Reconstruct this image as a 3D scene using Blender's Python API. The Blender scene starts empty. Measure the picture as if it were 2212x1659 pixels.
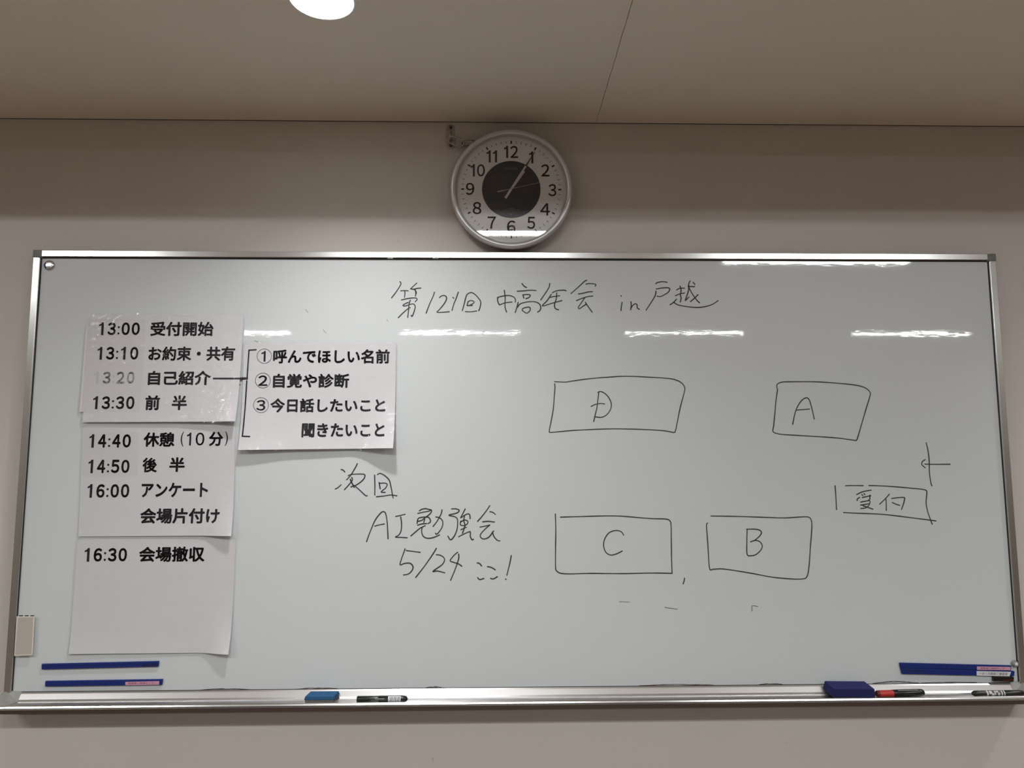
import bpy, bmesh, math, random
from mathutils import Vector, Matrix
random.seed(7)
C = bpy.context.scene.collection
sc = bpy.context.scene
PI = math.pi

# ------------------------------------------------------------------ camera, world, exposure
FX = 1550.0; CX, CY = 1106.0, 829.5
def cam_basis(a=35.0, hx=71000.0, f=FX):
    Z = Vector((-a, 14770.0, -f)); yh = (f*f - a*hx)/14770.0
    X = Vector((hx, -yh, -f)); Z.normalize(); X = X - Z*X.dot(Z); X.normalize()
    return X, Z.cross(X), Z
_X, _Y, _Z = cam_basis()
ROT = Matrix((_X, _Y, _Z))
EYE = Vector((0.0, -1.96, 1.5))
cd = bpy.data.cameras.new('camera'); cam = bpy.data.objects.new('camera', cd); C.objects.link(cam)
cd.sensor_fit = 'HORIZONTAL'; cd.sensor_width = 36.0; cd.lens = FX/2212.0*36.0
cd.clip_start = 0.02; cd.clip_end = 60
cam.matrix_world = Matrix.Translation(EYE) @ ROT.to_4x4()
sc.camera = cam
w = bpy.data.worlds.new('world'); w.use_nodes = True
w.node_tree.nodes['Background'].inputs[0].default_value = (0.02, 0.02, 0.02, 1)
w.node_tree.nodes['Background'].inputs[1].default_value = 0.2
sc.world = w
sc.view_settings.view_transform = 'Standard'; sc.view_settings.look = 'None'
sc.view_settings.exposure = 0.0; sc.view_settings.gamma = 1.0; sc.view_settings.use_curve_mapping = False
sc.cycles.max_bounces = 10; sc.cycles.diffuse_bounces = 6; sc.cycles.glossy_bounces = 5
sc.cycles.transparent_max_bounces = 16
sc.cycles.caustics_reflective = False; sc.cycles.caustics_refractive = False
sc.cycles.use_denoising = True; sc.cycles.sample_clamp_indirect = 12
STRIP_NEAR, STRIP_FAR = 79.0, 54.0       # fluorescent strip panels, nearer and farther row
DOWN = 500.0       # downlight lamp disc

def px(x, y, Y):
    """the point where the photograph's line of sight (x, y) meets the vertical plane at depth Y"""
    d = ROT @ Vector((x-CX, -(y-CY), -FX))
    t = (Y-EYE.y)/d.y
    return EYE + d*t

# ------------------------------------------------------------------ materials
def mat(name, col, rough=0.5, metal=0.0, bump=None, vary=None, spec=0.5, coat=0.0, coat_rough=0.05, emit=None, aniso=0.0, streak=None):
    m = bpy.data.materials.new(name); m.use_nodes = True
    nt = m.node_tree; b = nt.nodes['Principled BSDF']
    b.inputs['Base Color'].default_value = (*col, 1); b.inputs['Roughness'].default_value = rough
    b.inputs['Metallic'].default_value = metal; b.inputs['Specular IOR Level'].default_value = spec
    b.inputs['Coat Weight'].default_value = coat; b.inputs['Coat Roughness'].default_value = coat_rough
    tc = nt.nodes.new('ShaderNodeTexCoord')
    if aniso: b.inputs['Anisotropic'].default_value = aniso
    if vary:
        sc_, amt = vary
        n = nt.nodes.new('ShaderNodeTexNoise'); n.inputs['Scale'].default_value = sc_; n.inputs['Detail'].default_value = 4
        nt.links.new(tc.outputs['Object'], n.inputs['Vector'])
        r = nt.nodes.new('ShaderNodeMapRange'); r.inputs[3].default_value = 1-amt; r.inputs[4].default_value = 1+amt
        r.inputs[1].default_value = 0.25; r.inputs[2].default_value = 0.75
        nt.links.new(n.outputs['Fac'], r.inputs[0])
        mx = nt.nodes.new('ShaderNodeVectorMath'); mx.operation = 'SCALE'
        mx.inputs[0].default_value = col; nt.links.new(r.outputs[0], mx.inputs['Scale'])
        nt.links.new(mx.outputs[0], b.inputs['Base Color'])
    if bump:
        prev = None
        for (s, st, dist) in bump:
            n = nt.nodes.new('ShaderNodeTexNoise'); n.inputs['Scale'].default_value = s; n.inputs['Detail'].default_value = 5
            nt.links.new(tc.outputs['Object'], n.inputs['Vector'])
            bp = nt.nodes.new('ShaderNodeBump'); bp.inputs['Strength'].default_value = st; bp.inputs['Distance'].default_value = dist
            nt.links.new(n.outputs['Fac'], bp.inputs['Height'])
            if prev: nt.links.new(prev.outputs[0], bp.inputs['Normal'])
            prev = bp
        nt.links.new(prev.outputs[0], b.inputs['Normal'])
        if coat: nt.links.new(prev.outputs[0], b.inputs['Coat Normal'])
    if emit:
        b.inputs['Emission Color'].default_value = (*emit[0], 1); b.inputs['Emission Strength'].default_value = emit[1]
    return m

M = {}
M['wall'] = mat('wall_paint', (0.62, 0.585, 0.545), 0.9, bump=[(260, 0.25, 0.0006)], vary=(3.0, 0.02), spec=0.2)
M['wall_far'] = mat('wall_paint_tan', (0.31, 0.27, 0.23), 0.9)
M['ceil'] = mat('ceiling_paint', (0.86, 0.80, 0.72), 0.92, bump=[(300, 0.2, 0.0005)], vary=(2.0, 0.02), spec=0.2)
M['floor'] = mat('floor_carpet', (0.185, 0.142, 0.112), 0.8, vary=(6, 0.15))
M['strip'] = mat('lamp_diffuser', (0.9, 0.9, 0.9), 0.5, emit=((0.985, 1.0, 0.995), STRIP_NEAR))
M['strip_far'] = mat('lamp_diffuser_far', (0.9, 0.9, 0.9), 0.5, emit=((0.985, 1.0, 0.995), STRIP_FAR))
M['disc'] = mat('lamp_disc', (0.9, 0.9, 0.9), 0.5, emit=((1.0, 0.98, 0.96), DOWN))
M['white_metal'] = mat('white_enamel', (0.82, 0.82, 0.82), 0.35)
M['reflector'] = mat('white_reflector', (0.34, 0.34, 0.34), 0.5)
M['alu'] = mat('satin_aluminium', (0.66, 0.66, 0.655), 0.23, 1.0, bump=[(55, 0.05, 0.0006)])
M['alu_tray'] = mat('tray_aluminium', (0.74, 0.74, 0.745), 0.30, 1.0, bump=[(40, 0.05, 0.0006)])
M['lip_reflection'] = mat('painted_floor_reflection', (0.22, 0.19, 0.175), 0.35, 1.0)  # lip metal darkened to paint in the dark floor's reflection
M['cap'] = mat('grey_plastic', (0.17, 0.168, 0.155), 0.45, vary=(60, 0.12))
M['cap_light'] = mat('light_grey_plastic', (0.30, 0.30, 0.28), 0.4, vary=(60, 0.12))
M['gap'] = mat('dark_seal', (0.045, 0.045, 0.045), 0.8)
M['ink'] = mat('board_marker_ink', (0.045, 0.045, 0.045), 0.6, vary=(40, 0.5))
M['ink_faint'] = mat('faint_marker_ink', (0.16, 0.15, 0.15), 0.6)
M['ink_red'] = mat('faint_red_ink', (0.22, 0.10, 0.11), 0.6)
M['residue'] = mat('ink_residue', (0.13, 0.09, 0.09), 0.7, vary=(200, 0.5))
M['black_print'] = mat('black_print', (0.004, 0.004, 0.006), 0.7)
M['ghost_print'] = mat('pale_print', (0.60, 0.60, 0.61), 0.6)
M['paper'] = mat('white_paper', (0.745, 0.745, 0.78), 0.75, bump=[(9, 0.35, 0.004), (40, 0.3, 0.0012)], vary=(25, 0.02))
M['patch'] = mat('paper_patch', (0.715, 0.71, 0.735), 0.7, bump=[(30, 0.3, 0.001)])
M['steel'] = mat('tarnished_steel', (0.46, 0.44, 0.42), 0.30, 1.0, bump=[(150, 0.2, 0.0004)])
M['screw'] = mat('dark_screw', (0.10, 0.09, 0.085), 0.4, 0.8)
M['ring'] = mat('silver_paint', (0.64, 0.645, 0.65), 0.34, 0.5)
M['dial'] = mat('silver_white_dial', (0.72, 0.72, 0.715), 0.5, vary=(400, 0.03))
M['dial_black'] = mat('dark_centre_disc', (0.010, 0.011, 0.015), 0.35)
M['solar'] = mat('solar_cell', (0.028, 0.020, 0.014), 0.45)
M['tick_grey'] = mat('grey_print', (0.12, 0.12, 0.12), 0.6)
M['numeral'] = mat('numeral_print', (0.015, 0.012, 0.012), 0.5)
M['logo'] = mat('light_grey_print', (0.30, 0.30, 0.30), 0.5)
M['hand'] = mat('silver_hand', (0.55, 0.54, 0.53), 0.4, 0.3)
M['gold'] = mat('thin_hand', (0.42, 0.38, 0.32), 0.4, 0.5)
M['navy'] = mat('blue_magnet_rubber', (0.006, 0.022, 0.17), 0.5, spec=0.4)
M['navy_dark'] = mat('worn_blue_rubber', (0.005, 0.012, 0.09), 0.5)
M['pink'] = mat('pink_tape', (0.66, 0.33, 0.46), 0.6)
M['white_tape'] = mat('white_tape', (0.72, 0.73, 0.76), 0.6)
M['magenta_print'] = mat('dark_magenta_print', (0.10, 0.02, 0.06), 0.6)
M['teal'] = mat('blue_eraser_cover', (0.012, 0.085, 0.21), 0.75, bump=[(300, 0.4, 0.0006)], vary=(120, 0.1))
M['felt'] = mat('dirty_grey_felt', (0.22, 0.21, 0.20), 0.95, bump=[(400, 0.5, 0.001)])
M['royal'] = mat('navy_eraser_cover', (0.012, 0.014, 0.11), 0.8, bump=[(300, 0.4, 0.0006)], vary=(120, 0.1))
M['black'] = mat('black_plastic', (0.008, 0.009, 0.008), 0.3)
M['red'] = mat('red_plastic', (0.50, 0.035, 0.03), 0.4)
M['dark_red'] = mat('dark_red_plastic', (0.14, 0.008, 0.01), 0.4)
M['beige'] = mat('beige_paper', (0.52, 0.47, 0.42), 0.7, vary=(30, 0.03))
M['ivory'] = mat('ivory_plastic', (0.72, 0.69, 0.64), 0.45)
M['chrome'] = mat('polished_steel', (0.62, 0.62, 0.62), 0.16, 1.0)
M['smudge'] = mat('wall_scuff', (0.50, 0.46, 0.42), 0.95)

# enamelled board face: white enamel under a slightly wavy gloss
def board_material():
    m = mat('board_enamel', (0.675, 0.72, 0.74), 0.42, spec=0.3, coat=0.9, coat_rough=0.03)
    nt = m.node_tree; b = nt.nodes['Principled BSDF']; tc = [n for n in nt.nodes if n.type == 'TEX_COORD'][0]
    prev = None
    for (s, st, d) in ((2.2, 0.16, 0.0030), (60, 0.072, 0.0006), (130, 0.055, 0.0003)):
        mp = nt.nodes.new('ShaderNodeMapping'); mp.inputs['Scale'].default_value = (0.45, 1, 1) if s > 10 else (1, 1, 1)
        nt.links.new(tc.outputs['Object'], mp.inputs['Vector'])
        n = nt.nodes.new('ShaderNodeTexNoise'); n.inputs['Scale'].default_value = s; n.inputs['Detail'].default_value = 2
        nt.links.new(mp.outputs[0], n.inputs['Vector'])
        bp = nt.nodes.new('ShaderNodeBump'); bp.inputs['Strength'].default_value = st; bp.inputs['Distance'].default_value = d
        nt.links.new(n.outputs['Fac'], bp.inputs['Height'])
        if prev: nt.links.new(prev.outputs[0], bp.inputs['Normal'])
        prev = bp
    nt.links.new(prev.outputs[0], b.inputs['Coat Normal'])
    b.inputs['Coat IOR'].default_value = 1.5
    return m
M['board'] = board_material()

def film_material(name, bumps, rough, ior=1.5):
    m = bpy.data.materials.new(name); m.use_nodes = True; nt = m.node_tree
    for n in list(nt.nodes): nt.nodes.remove(n)
    out = nt.nodes.new('ShaderNodeOutputMaterial'); mix = nt.nodes.new('ShaderNodeMixShader')
    tr = nt.nodes.new('ShaderNodeBsdfTransparent'); gl = nt.nodes.new('ShaderNodeBsdfGlossy'); gl.inputs['Roughness'].default_value = rough
    tr.inputs[0].default_value = (0.97, 0.97, 0.97, 1)
    lw = nt.nodes.new('ShaderNodeLayerWeight'); lw.inputs['Blend'].default_value = 0.5
    pw = nt.nodes.new('ShaderNodeMath'); pw.operation = 'POWER'; pw.inputs[1].default_value = 5.0
    nt.links.new(lw.outputs['Facing'], pw.inputs[0])
    fr = nt.nodes.new('ShaderNodeMath'); fr.operation = 'MULTIPLY_ADD'; fr.inputs[1].default_value = 0.95; fr.inputs[2].default_value = 0.03
    nt.links.new(pw.outputs[0], fr.inputs[0])
    tc = nt.nodes.new('ShaderNodeTexCoord'); prev = None
    for (s, st, d, kind) in bumps:
        if kind == 'ridge':
            n = nt.nodes.new('ShaderNodeTexNoise'); n.noise_type = 'RIDGED_MULTIFRACTAL'
        else:
            n = nt.nodes.new('ShaderNodeTexNoise')
        n.inputs['Scale'].default_value = s; n.inputs['Detail'].default_value = 3
        nt.links.new(tc.outputs['Object'], n.inputs['Vector'])
        bp = nt.nodes.new('ShaderNodeBump'); bp.inputs['Strength'].default_value = st; bp.inputs['Distance'].default_value = d
        nt.links.new(n.outputs[0], bp.inputs['Height'])
        if prev: nt.links.new(prev.outputs[0], bp.inputs['Normal'])
        prev = bp
    if prev: nt.links.new(prev.outputs[0], gl.inputs['Normal'])
    nt.links.new(fr.outputs[0], mix.inputs[0]); nt.links.new(tr.outputs[0], mix.inputs[1]); nt.links.new(gl.outputs[0], mix.inputs[2])
    nt.links.new(mix.outputs[0], out.inputs[0])
    return m
M['film'] = film_material('laminate_film', [(12, 0.7, 0.005, 'n'), (48, 0.9, 0.0030, 'ridge'), (150, 0.5, 0.0008, 'n')], 0.07)
M['glass'] = film_material('clock_glass', [], 0.02)
M['clear'] = film_material('clear_plastic', [(80, 0.5, 0.001, 'n')], 0.15)

# ------------------------------------------------------------------ helpers
def link(name, me, m=None, parent=None):
    o = bpy.data.objects.new(name, me); C.objects.link(o)
    if m is not None and me is not None and not me.materials: me.materials.append(m)
    if parent: o.parent = parent
    return o
def from_bm(name, bm, m, parent=None, smooth=False):
    me = bpy.data.meshes.new(name); bmesh.ops.recalc_face_normals(bm, faces=bm.faces[:]); bm.to_mesh(me); bm.free()
    if smooth:
        for p in me.polygons: p.use_smooth = True
    return link(name, me, m, parent)
def empty(name, loc, label=None, cat=None, group=None, parent=None):
    o = bpy.data.objects.new(name, None); C.objects.link(o); o.location = loc; o.empty_display_size = 0.05
    if label: o['label'] = label
    if cat: o['category'] = cat
    if group: o['group'] = group
    if parent: o.parent = parent
    bpy.context.view_layer.update()
    return o
def tag(o, label=None, cat=None, group=None, kind=None):
    if label: o['label'] = label
    if cat: o['category'] = cat
    if group: o['group'] = group
    if kind: o['kind'] = kind
    return o
def at_world(o, parent):
    """parent o (whose mesh is in world coordinates) without moving it"""
    o.parent = parent; o.matrix_parent_inverse = Matrix.Identity(4)
    inv = parent.matrix_world.inverted(); o.data.transform(inv)
    return o
def box_bm(x0, x1, y0, y1, z0, z1, bev=0.0, seg=2):
    bm = bmesh.new(); bmesh.ops.create_cube(bm, size=1)
    for v in bm.verts:
        v.co = Vector(((x0+x1)/2+v.co.x*(x1-x0), (y0+y1)/2+v.co.y*(y1-y0), (z0+z1)/2+v.co.z*(z1-z0)))
    if bev > 0: bmesh.ops.bevel(bm, geom=bm.edges[:], offset=bev, segments=seg, profile=0.5, affect='EDGES')
    return bm
def prism_x(prof, x0, x1):
    """closed profile [(y,z)] swept along X"""
    bm = bmesh.new(); n = len(prof)
    a = [bm.verts.new((x0, y, z)) for y, z in prof]; b = [bm.verts.new((x1, y, z)) for y, z in prof]
    for i in range(n): bm.faces.new((a[i], a[(i+1) % n], b[(i+1) % n], b[i]))
    bm.faces.new(a); bm.faces.new(list(reversed(b)))
    return bm
def lathe(prof, seg=64, axis='Y', close=False):
    """profile [(r, h)] turned about an axis"""
    bm = bmesh.new(); rings = []
    for r, h in prof:
        ring = []
        if r < 1e-7:
            p = (0, h, 0) if axis == 'Y' else ((h, 0, 0) if axis == 'X' else (0, 0, h))
            ring = [bm.verts.new(p)]
        else:
            for i in range(seg):
                a = 2*PI*i/seg; c, s = r*math.cos(a), r*math.sin(a)
                ring.append(bm.verts.new((c, h, s) if axis == 'Y' else ((h, c, s) if axis == 'X' else (c, s, h))))
        rings.append(ring)
    prs = list(zip(rings[:-1], rings[1:]))
    if close: prs.append((rings[-1], rings[0]))
    for A, B in prs:
        if len(A) == 1 and len(B) == 1: continue
        for i in range(seg):
            j = (i+1) % seg
            if len(A) == 1: bm.faces.new((A[0], B[i], B[j]))
            elif len(B) == 1: bm.faces.new((A[i], A[j], B[0]))
            else: bm.faces.new((A[i], A[j], B[j], B[i]))
    return bm
def tube(points, r, closed=False, seg=8):
    bm = bmesh.new(); n = len(points); rings = []
    pts = [Vector(p) for p in points]; up = None
    for i, p in enumerate(pts):
        if closed: t = (pts[(i+1) % n]-pts[i-1]).normalized()
        else: t = (pts[min(i+1, n-1)]-pts[max(i-1, 0)]).normalized()
        if up is None:
            up = t.orthogonal().normalized()
        up = (up - t*up.dot(t)).normalized(); q = t.cross(up)
        rings.append([bm.verts.new(p+up*math.cos(2*PI*k/seg)*r+q*math.sin(2*PI*k/seg)*r) for k in range(seg)])
    m = n if closed else n-1
    for i in range(m):
        A, B = rings[i], rings[(i+1) % n]
        best = 0
        if closed and i == n-1:
            best = min(range(seg), key=lambda s: sum((A[k].co-B[(k+s) % seg].co).length for k in range(seg)))
        for k in range(seg):
            bm.faces.new((A[k], A[(k+1) % seg], B[(k+1+best) % seg], B[(k+best) % seg]))
    if not closed: bm.faces.new(rings[0]); bm.faces.new(list(reversed(rings[-1])))
    return bm

def one_shape(stem):
    """a figure 1 with a flag and no foot, in a unit box"""
    return ([(1-stem, 0), (1, 0), (1, 1), (1-stem*0.85, 1), (1-stem*0.85-0.16, 0.89), (0, 0.82), (0, 0.69), (1-stem, 0.755)],
            [(0, 1, 2, 3, 7), (3, 4, 5, 6, 7)])
def full_width(s): return ''.join(chr(0xFF10+int(c)) if c.isdigit() else c for c in s)
def time_text(s, x0, x1, z0, z1, place, weight):
    """four digits and a colon, each in its own slot"""
    parts = []; Wd = x1-x0; H = z1-z0
    slots = [(0, 0.20), (0.212, 0.412), (0.455, 0.508), (0.552, 0.755), (0.80, 1.0)]
    for k, c in enumerate(s):
        a, b = slots[k]
        if c == '1':
            if k == 0: b = 0.115
            elif k == 3: a, b = 0.575, 0.69
            V, F = one_shape(0.50)
            parts.append(([place(x0+(a+(b-a)*u)*Wd, z0+v*H) for u, v in V], F))
        elif c == ':':
            for q in (0.13, 0.62):
                V = [(0, 0)]+[(math.cos(2*PI*j/14), math.sin(2*PI*j/14)) for j in range(14)]
                r = (b-a)*Wd/2
                parts.append(([place(x0+(a+b)/2*Wd+u*r, z0+q*H+v*r) for u, v in V], [(0, 1+j, 1+(j+1) % 14) for j in range(14)]))
        else: parts.append(fit_text(full_width(c), x0+a*Wd, x0+b*Wd, z0, z1, place, weight))
    return join_parts(parts)
_text_cache = {}
def text_verts(s, weight=0.0):
    """outline of a line of lettering in the built-in font: (verts2d, faces)"""
    key = (s, weight)
    if key in _text_cache: return _text_cache[key]
    cu = bpy.data.curves.new('lettering', 'FONT'); cu.body = s; cu.resolution_u = 3; cu.fill_mode = 'BOTH'
    o = bpy.data.objects.new('lettering', cu); C.objects.link(o)
    bpy.context.view_layer.update()
    dg = bpy.context.evaluated_depsgraph_get(); me = o.evaluated_get(dg).to_mesh()
    vs = [(v.co.x, v.co.y) for v in me.vertices]; fs = [tuple(p.vertices) for p in me.polygons]
    o.evaluated_get(dg).to_mesh_clear()
    bpy.data.objects.remove(o); bpy.data.curves.remove(cu)
    if weight > 0:                                      # heavier lettering: the outline widened by overlapping copies
        n = len(vs); V, F = list(vs), list(fs)
        for k in range(8):
            a = 2*PI*k/8; V += [(x+weight*math.cos(a), y+weight*math.sin(a)) for x, y in vs]
            F += [tuple(i+n*(k+1) for i in f) for f in fs]
        vs, fs = V, F
    _text_cache[key] = (vs, fs); return vs, fs
def fit_text(s, x0, x1, z0, z1, place, weight=0.0, flip=False):
    """lettering stretched into the rectangle; place(x, z) gives the 3-D point. Returns (verts, faces)"""
    vs, fs = text_verts(s, weight)
    ax0 = min(v[0] for v in vs); ax1 = max(v[0] for v in vs); ay0 = min(v[1] for v in vs); ay1 = max(v[1] for v in vs)
    out = []
    for a, b in vs:
        u = (a-ax0)/(ax1-ax0); v = (b-ay0)/(ay1-ay0)
        if flip: u, v = 1-u, 1-v
        out.append(place(x0+u*(x1-x0), z0+v*(z1-z0)))
    return out, fs
def mesh_obj(name, verts, faces, m, parent=None):
    me = bpy.data.meshes.new(name); me.from_pydata([tuple(v) for v in verts], [], faces); me.update()
    return link(name, me, m, parent)
def join_parts(parts):
    V, F = [], []
    for v, f in parts:
        k = len(V); V += v; F += [tuple(i+k for i in q) for q in f]
    return V, F

# ------------------------------------------------------------------ the room
XL, XR, YB, HM, HS = -3.9, 5.3, -9.2, 2.80, 2.457      # HM main ceiling, HS lowered ceiling by the board
SOFF = 1.14                                            # depth of the lowered ceiling
tag(from_bm('wall_back', box_bm(XL-0.1, XR+0.1, 0, 0.12, 0, HM+0.1), M['wall']), kind='structure')
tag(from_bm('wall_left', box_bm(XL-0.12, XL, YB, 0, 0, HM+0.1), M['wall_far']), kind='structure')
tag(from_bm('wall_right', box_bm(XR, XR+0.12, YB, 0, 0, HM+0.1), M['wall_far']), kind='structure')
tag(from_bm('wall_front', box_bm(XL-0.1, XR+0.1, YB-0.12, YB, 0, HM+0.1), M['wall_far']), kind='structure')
tag(from_bm('floor', box_bm(XL-0.1, XR+0.1, YB-0.1, 0.12, -0.1, 0), M['floor']), kind='structure')
# faint scuffs on the wall under the tray
wb = bpy.data.objects['wall_back']
def blob(x, y, Y, rx, rz, seed, n=18):
    c = px(x, y, Y); rnd = random.Random(seed)
    vs = [(c.x, c.y, c.z)]
    for i in range(n):
        a = 2*PI*i/n; k = rnd.uniform(0.6, 1.15); vs.append((c.x+rx*k*math.cos(a), c.y, c.z+rz*k*math.sin(a)))
    return vs, [(0, 1+i, 1+(i+1) % n) for i in range(n)]
for (x, y, rx, rz) in ((935, 1640, 0.0018, 0.008), (1697, 1606, 0.002, 0.003), (860, 520, 0.0015, 0.006), (165, 508, 0.002, 0.003)):
    v, f = blob(x, y, -0.0006, rx, rz, int(x)); o = mesh_obj('scuff_mark', v, f, M['smudge'], wb)

# ceiling: main flat part beyond the bulkhead, lowered part in two boards that meet in a hairline joint
ceiling = empty('ceiling', (0, -1, HM)); tag(ceiling, kind='structure')
def cpart(name, bm, m): return at_world(from_bm(name, bm, m), ceiling)
DLX, DLY, DLR = -0.365, -0.544, 0.068                  # the downlight's hole
DLS = (DLX, DLX+2.72)                                  # two downlights in a row; the second stands right of the frame
def lowered_panel(name, xa, xb, edge_a, edge_b, hole=None):
    """flat board; edge_a/edge_b: functions y -> x jitter for the edges that meet a neighbour"""
    bm = bmesh.new(); N = 40
    def edge(x, fn): return [(x+fn(-SOFF*i/N), -SOFF*i/N) for i in range(N+1)]
    L = edge(xa, edge_a); Rr = edge(xb, edge_b)
    if hole is None:
        for z in (HS,):
            a = [bm.verts.new((x, y, z)) for x, y in L]; b = [bm.verts.new((x, y, z)) for x, y in Rr]
            for i in range(N): bm.faces.new((a[i], a[i+1], b[i+1], b[i]))
            a2 = [bm.verts.new((x, y, z+0.0095)) for x, y in L]; b2 = [bm.verts.new((x, y, z+0.0095)) for x, y in Rr]
            for i in range(N):
                bm.faces.new((a[i], a2[i], a2[i+1], a[i+1])); bm.faces.new((b[i], b2[i], b2[i+1], b[i+1]))
                bm.faces.new((a2[i], b2[i], b2[i+1], a2[i+1]))
    else:
        hx, hy, hr = hole
        loop = L + list(reversed(Rr))                   # outline
        outer = [bm.verts.new((x, y, HS)) for x, y in loop]; top = [bm.verts.new((x, y, HS+0.0095)) for x, y in loop]
        n = len(loop); K = 48
        inner = [bm.verts.new((hx+hr*math.cos(2*PI*k/K), hy+hr*math.sin(2*PI*k/K), HS)) for k in range(K)]
        innert = [bm.verts.new((v.co.x, v.co.y, HS+0.0095)) for v in inner]
        eo = [bm.edges.new((outer[i], outer[(i+1) % n])) for i in range(n)]
        ei = [bm.edges.new((inner[i], inner[(i+1) % K])) for i in range(K)]
        bmesh.ops.triangle_fill(bm, use_beauty=True, edges=eo+ei, normal=(0, 0, -1))
        for i in range(n): bm.faces.new((outer[i], outer[(i+1) % n], top[(i+1) % n], top[i]))
        for i in range(K): bm.faces.new((inner[i], inner[(i+1) % K], innert[(i+1) % K], innert[i]))
        et = [bm.edges.get((top[i], top[(i+1) % n])) for i in range(n)]
        ein = [bm.edges.get((innert[i], innert[(i+1) % K])) for i in range(K)]
        bmesh.ops.triangle_fill(bm, use_beauty=True, edges=et+ein, normal=(0, 0, 1))
    return cpart(name, bm, M['ceil'])
rj = random.Random(3); jit = {}
def crack(y):
    k = round(y*1000); 
    if k not in jit: jit[k] = rj.uniform(-0.0007, 0.0007)
    return jit[k]
straight = lambda y: 0.0
JX = 0.2848
crack_l = lambda y: crack(y)
crack_r = lambda y: crack(y) + (0.0016 if y < -0.06 else 0.0007)
joints = [XL, JX-1.82*2, JX-1.82, JX, JX+1.82, JX+1.82*2, XR]
for i in range(len(joints)-1):
    a, b = joints[i], joints[i+1]
    lowered_panel('ceiling_panel', a, b, crack_r if i > 0 else straight, crack_l if i < len(joints)-2 else straight,
                  next(((x, DLY, DLR-0.002) for x in DLS if a < x < b), None))
# backing so that the joint shows dark
for xa, xb in ((XL, DLS[0]-0.12), (DLS[0]+0.12, DLS[1]-0.12), (DLS[1]+0.12, XR)):
    cpart('backing_board', box_bm(xa, xb, -SOFF, 0, HS+0.010, HS+0.02), M['gap'])
cpart('bulkhead', box_bm(XL, XR, -SOFF-0.012, -SOFF, HS, HM), M['ceil'])
cpart('main_ceiling', box_bm(XL-0.1, XR+0.1, YB-0.1, -SOFF-0.012, HM, HM+0.1), M['ceil'])
# thin shadow gap between wall and lowered ceiling
tag(from_bm('trim_1', box_bm(XL, XR, -0.0016, 0.0, HS-0.0012, HS), M['gap']), kind='structure')

# ------------------------------------------------------------------ lamps
def strip_light(x, y, label, m='strip'):
    r = empty('ceiling_light', (x, y, HM), label, 'ceiling light', 'fluorescent ceiling lights behind the camera')
    from_bm('frame', box_bm(-0.66, 0.66, -0.11, -0.062, -0.008, 0.0), M['white_metal'], r)
    from_bm('frame', box_bm(-0.66, 0.66, 0.062, 0.11, -0.008, 0.0), M['white_metal'], r)
    from_bm('end_plate', box_bm(-0.66, -0.622, -0.062, 0.062, -0.008, 0.0), M['white_metal'], r)
    from_bm('end_plate', box_bm(0.622, 0.66, -0.062, 0.062, -0.008, 0.0), M['white_metal'], r)
    me = bpy.data.meshes.new('diffuser'); X, Y = 0.62, 0.060
    me.from_pydata([(-X, -Y, -0.003), (X, -Y, -0.003), (X, Y, -0.003), (-X, Y, -0.003)], [], [(0, 3, 2, 1)])
    link('diffuser', me, M[m], r)
front = [(-2.85, -2.50, 'top frame bar at its left end'), (-0.28, -2.50, 'clock glass'), (2.12, -2.67, 'board top edge at right')]
for x, y, what in front:
    strip_light(x, y, 'nearer white strip ceiling light, mirrored in the ' + what)
back = [(-2.72, 'gap between the top sheets'), (-0.37, 'board under the title number'),
        (1.95, 'board above box D'), (4.33, 'board above box A')]
for x, what in back:
    strip_light(x, -5.38, 'farther white strip ceiling light, mirrored in the ' + what, 'strip_far')

for dx_, lab in zip(DLS, ('round recessed white downlight, lit, in the ceiling at the top edge of the photo', 'round recessed downlight in the ceiling beyond the right edge of the photo')):
    dl = empty('downlight', (dx_, DLY, HS), lab, 'ceiling light')
    from_bm('trim_ring', lathe([(0.0655, 0.001), (0.0655, -0.0018), (0.0695, -0.0022), (0.0725, 0.0)], 64, 'Z'), M['white_metal'], dl, True)
    from_bm('reflector', lathe([(0.066, 0.0), (0.0645, 0.02), (0.060, 0.045), (0.052, 0.066), (0.050, 0.0665)], 64, 'Z'), M['reflector'], dl, True)
    bm = lathe([(0.0, 0.064), (0.0515, 0.064)], 48, 'Z')
    from_bm('lamp_disc', bm, M['disc'], dl)
    from_bm('housing', lathe([(0.0, 0.075), (0.067, 0.075), (0.068, 0.0)], 48, 'Z'), M['white_metal'], dl)

# ------------------------------------------------------------------ the whiteboard
BY = -0.022                         # enamel face
FYF = -0.030                        # front of the frame
BX0, BX1, BZ1, BZ0 = -1.2575, 1.3965, 2.0685, 0.9095
FW = 0.0175
board = empty('whiteboard', (0.07, 0, BZ0), 'wide wall-mounted whiteboard with silver frame and hand-drawn table plan', 'whiteboard')
def bpart(name, bm, m, label=None, smooth=False):
    o = at_world(from_bm(name, bm, m, None, smooth), board)
    if label: o['label'] = label
    return o
# writing face, subdivided plate
bpart('writing_surface', box_bm(BX0+0.008, BX1-0.008, BY, -0.004, BZ0-0.002, BZ1-0.008), M['board'])
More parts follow.
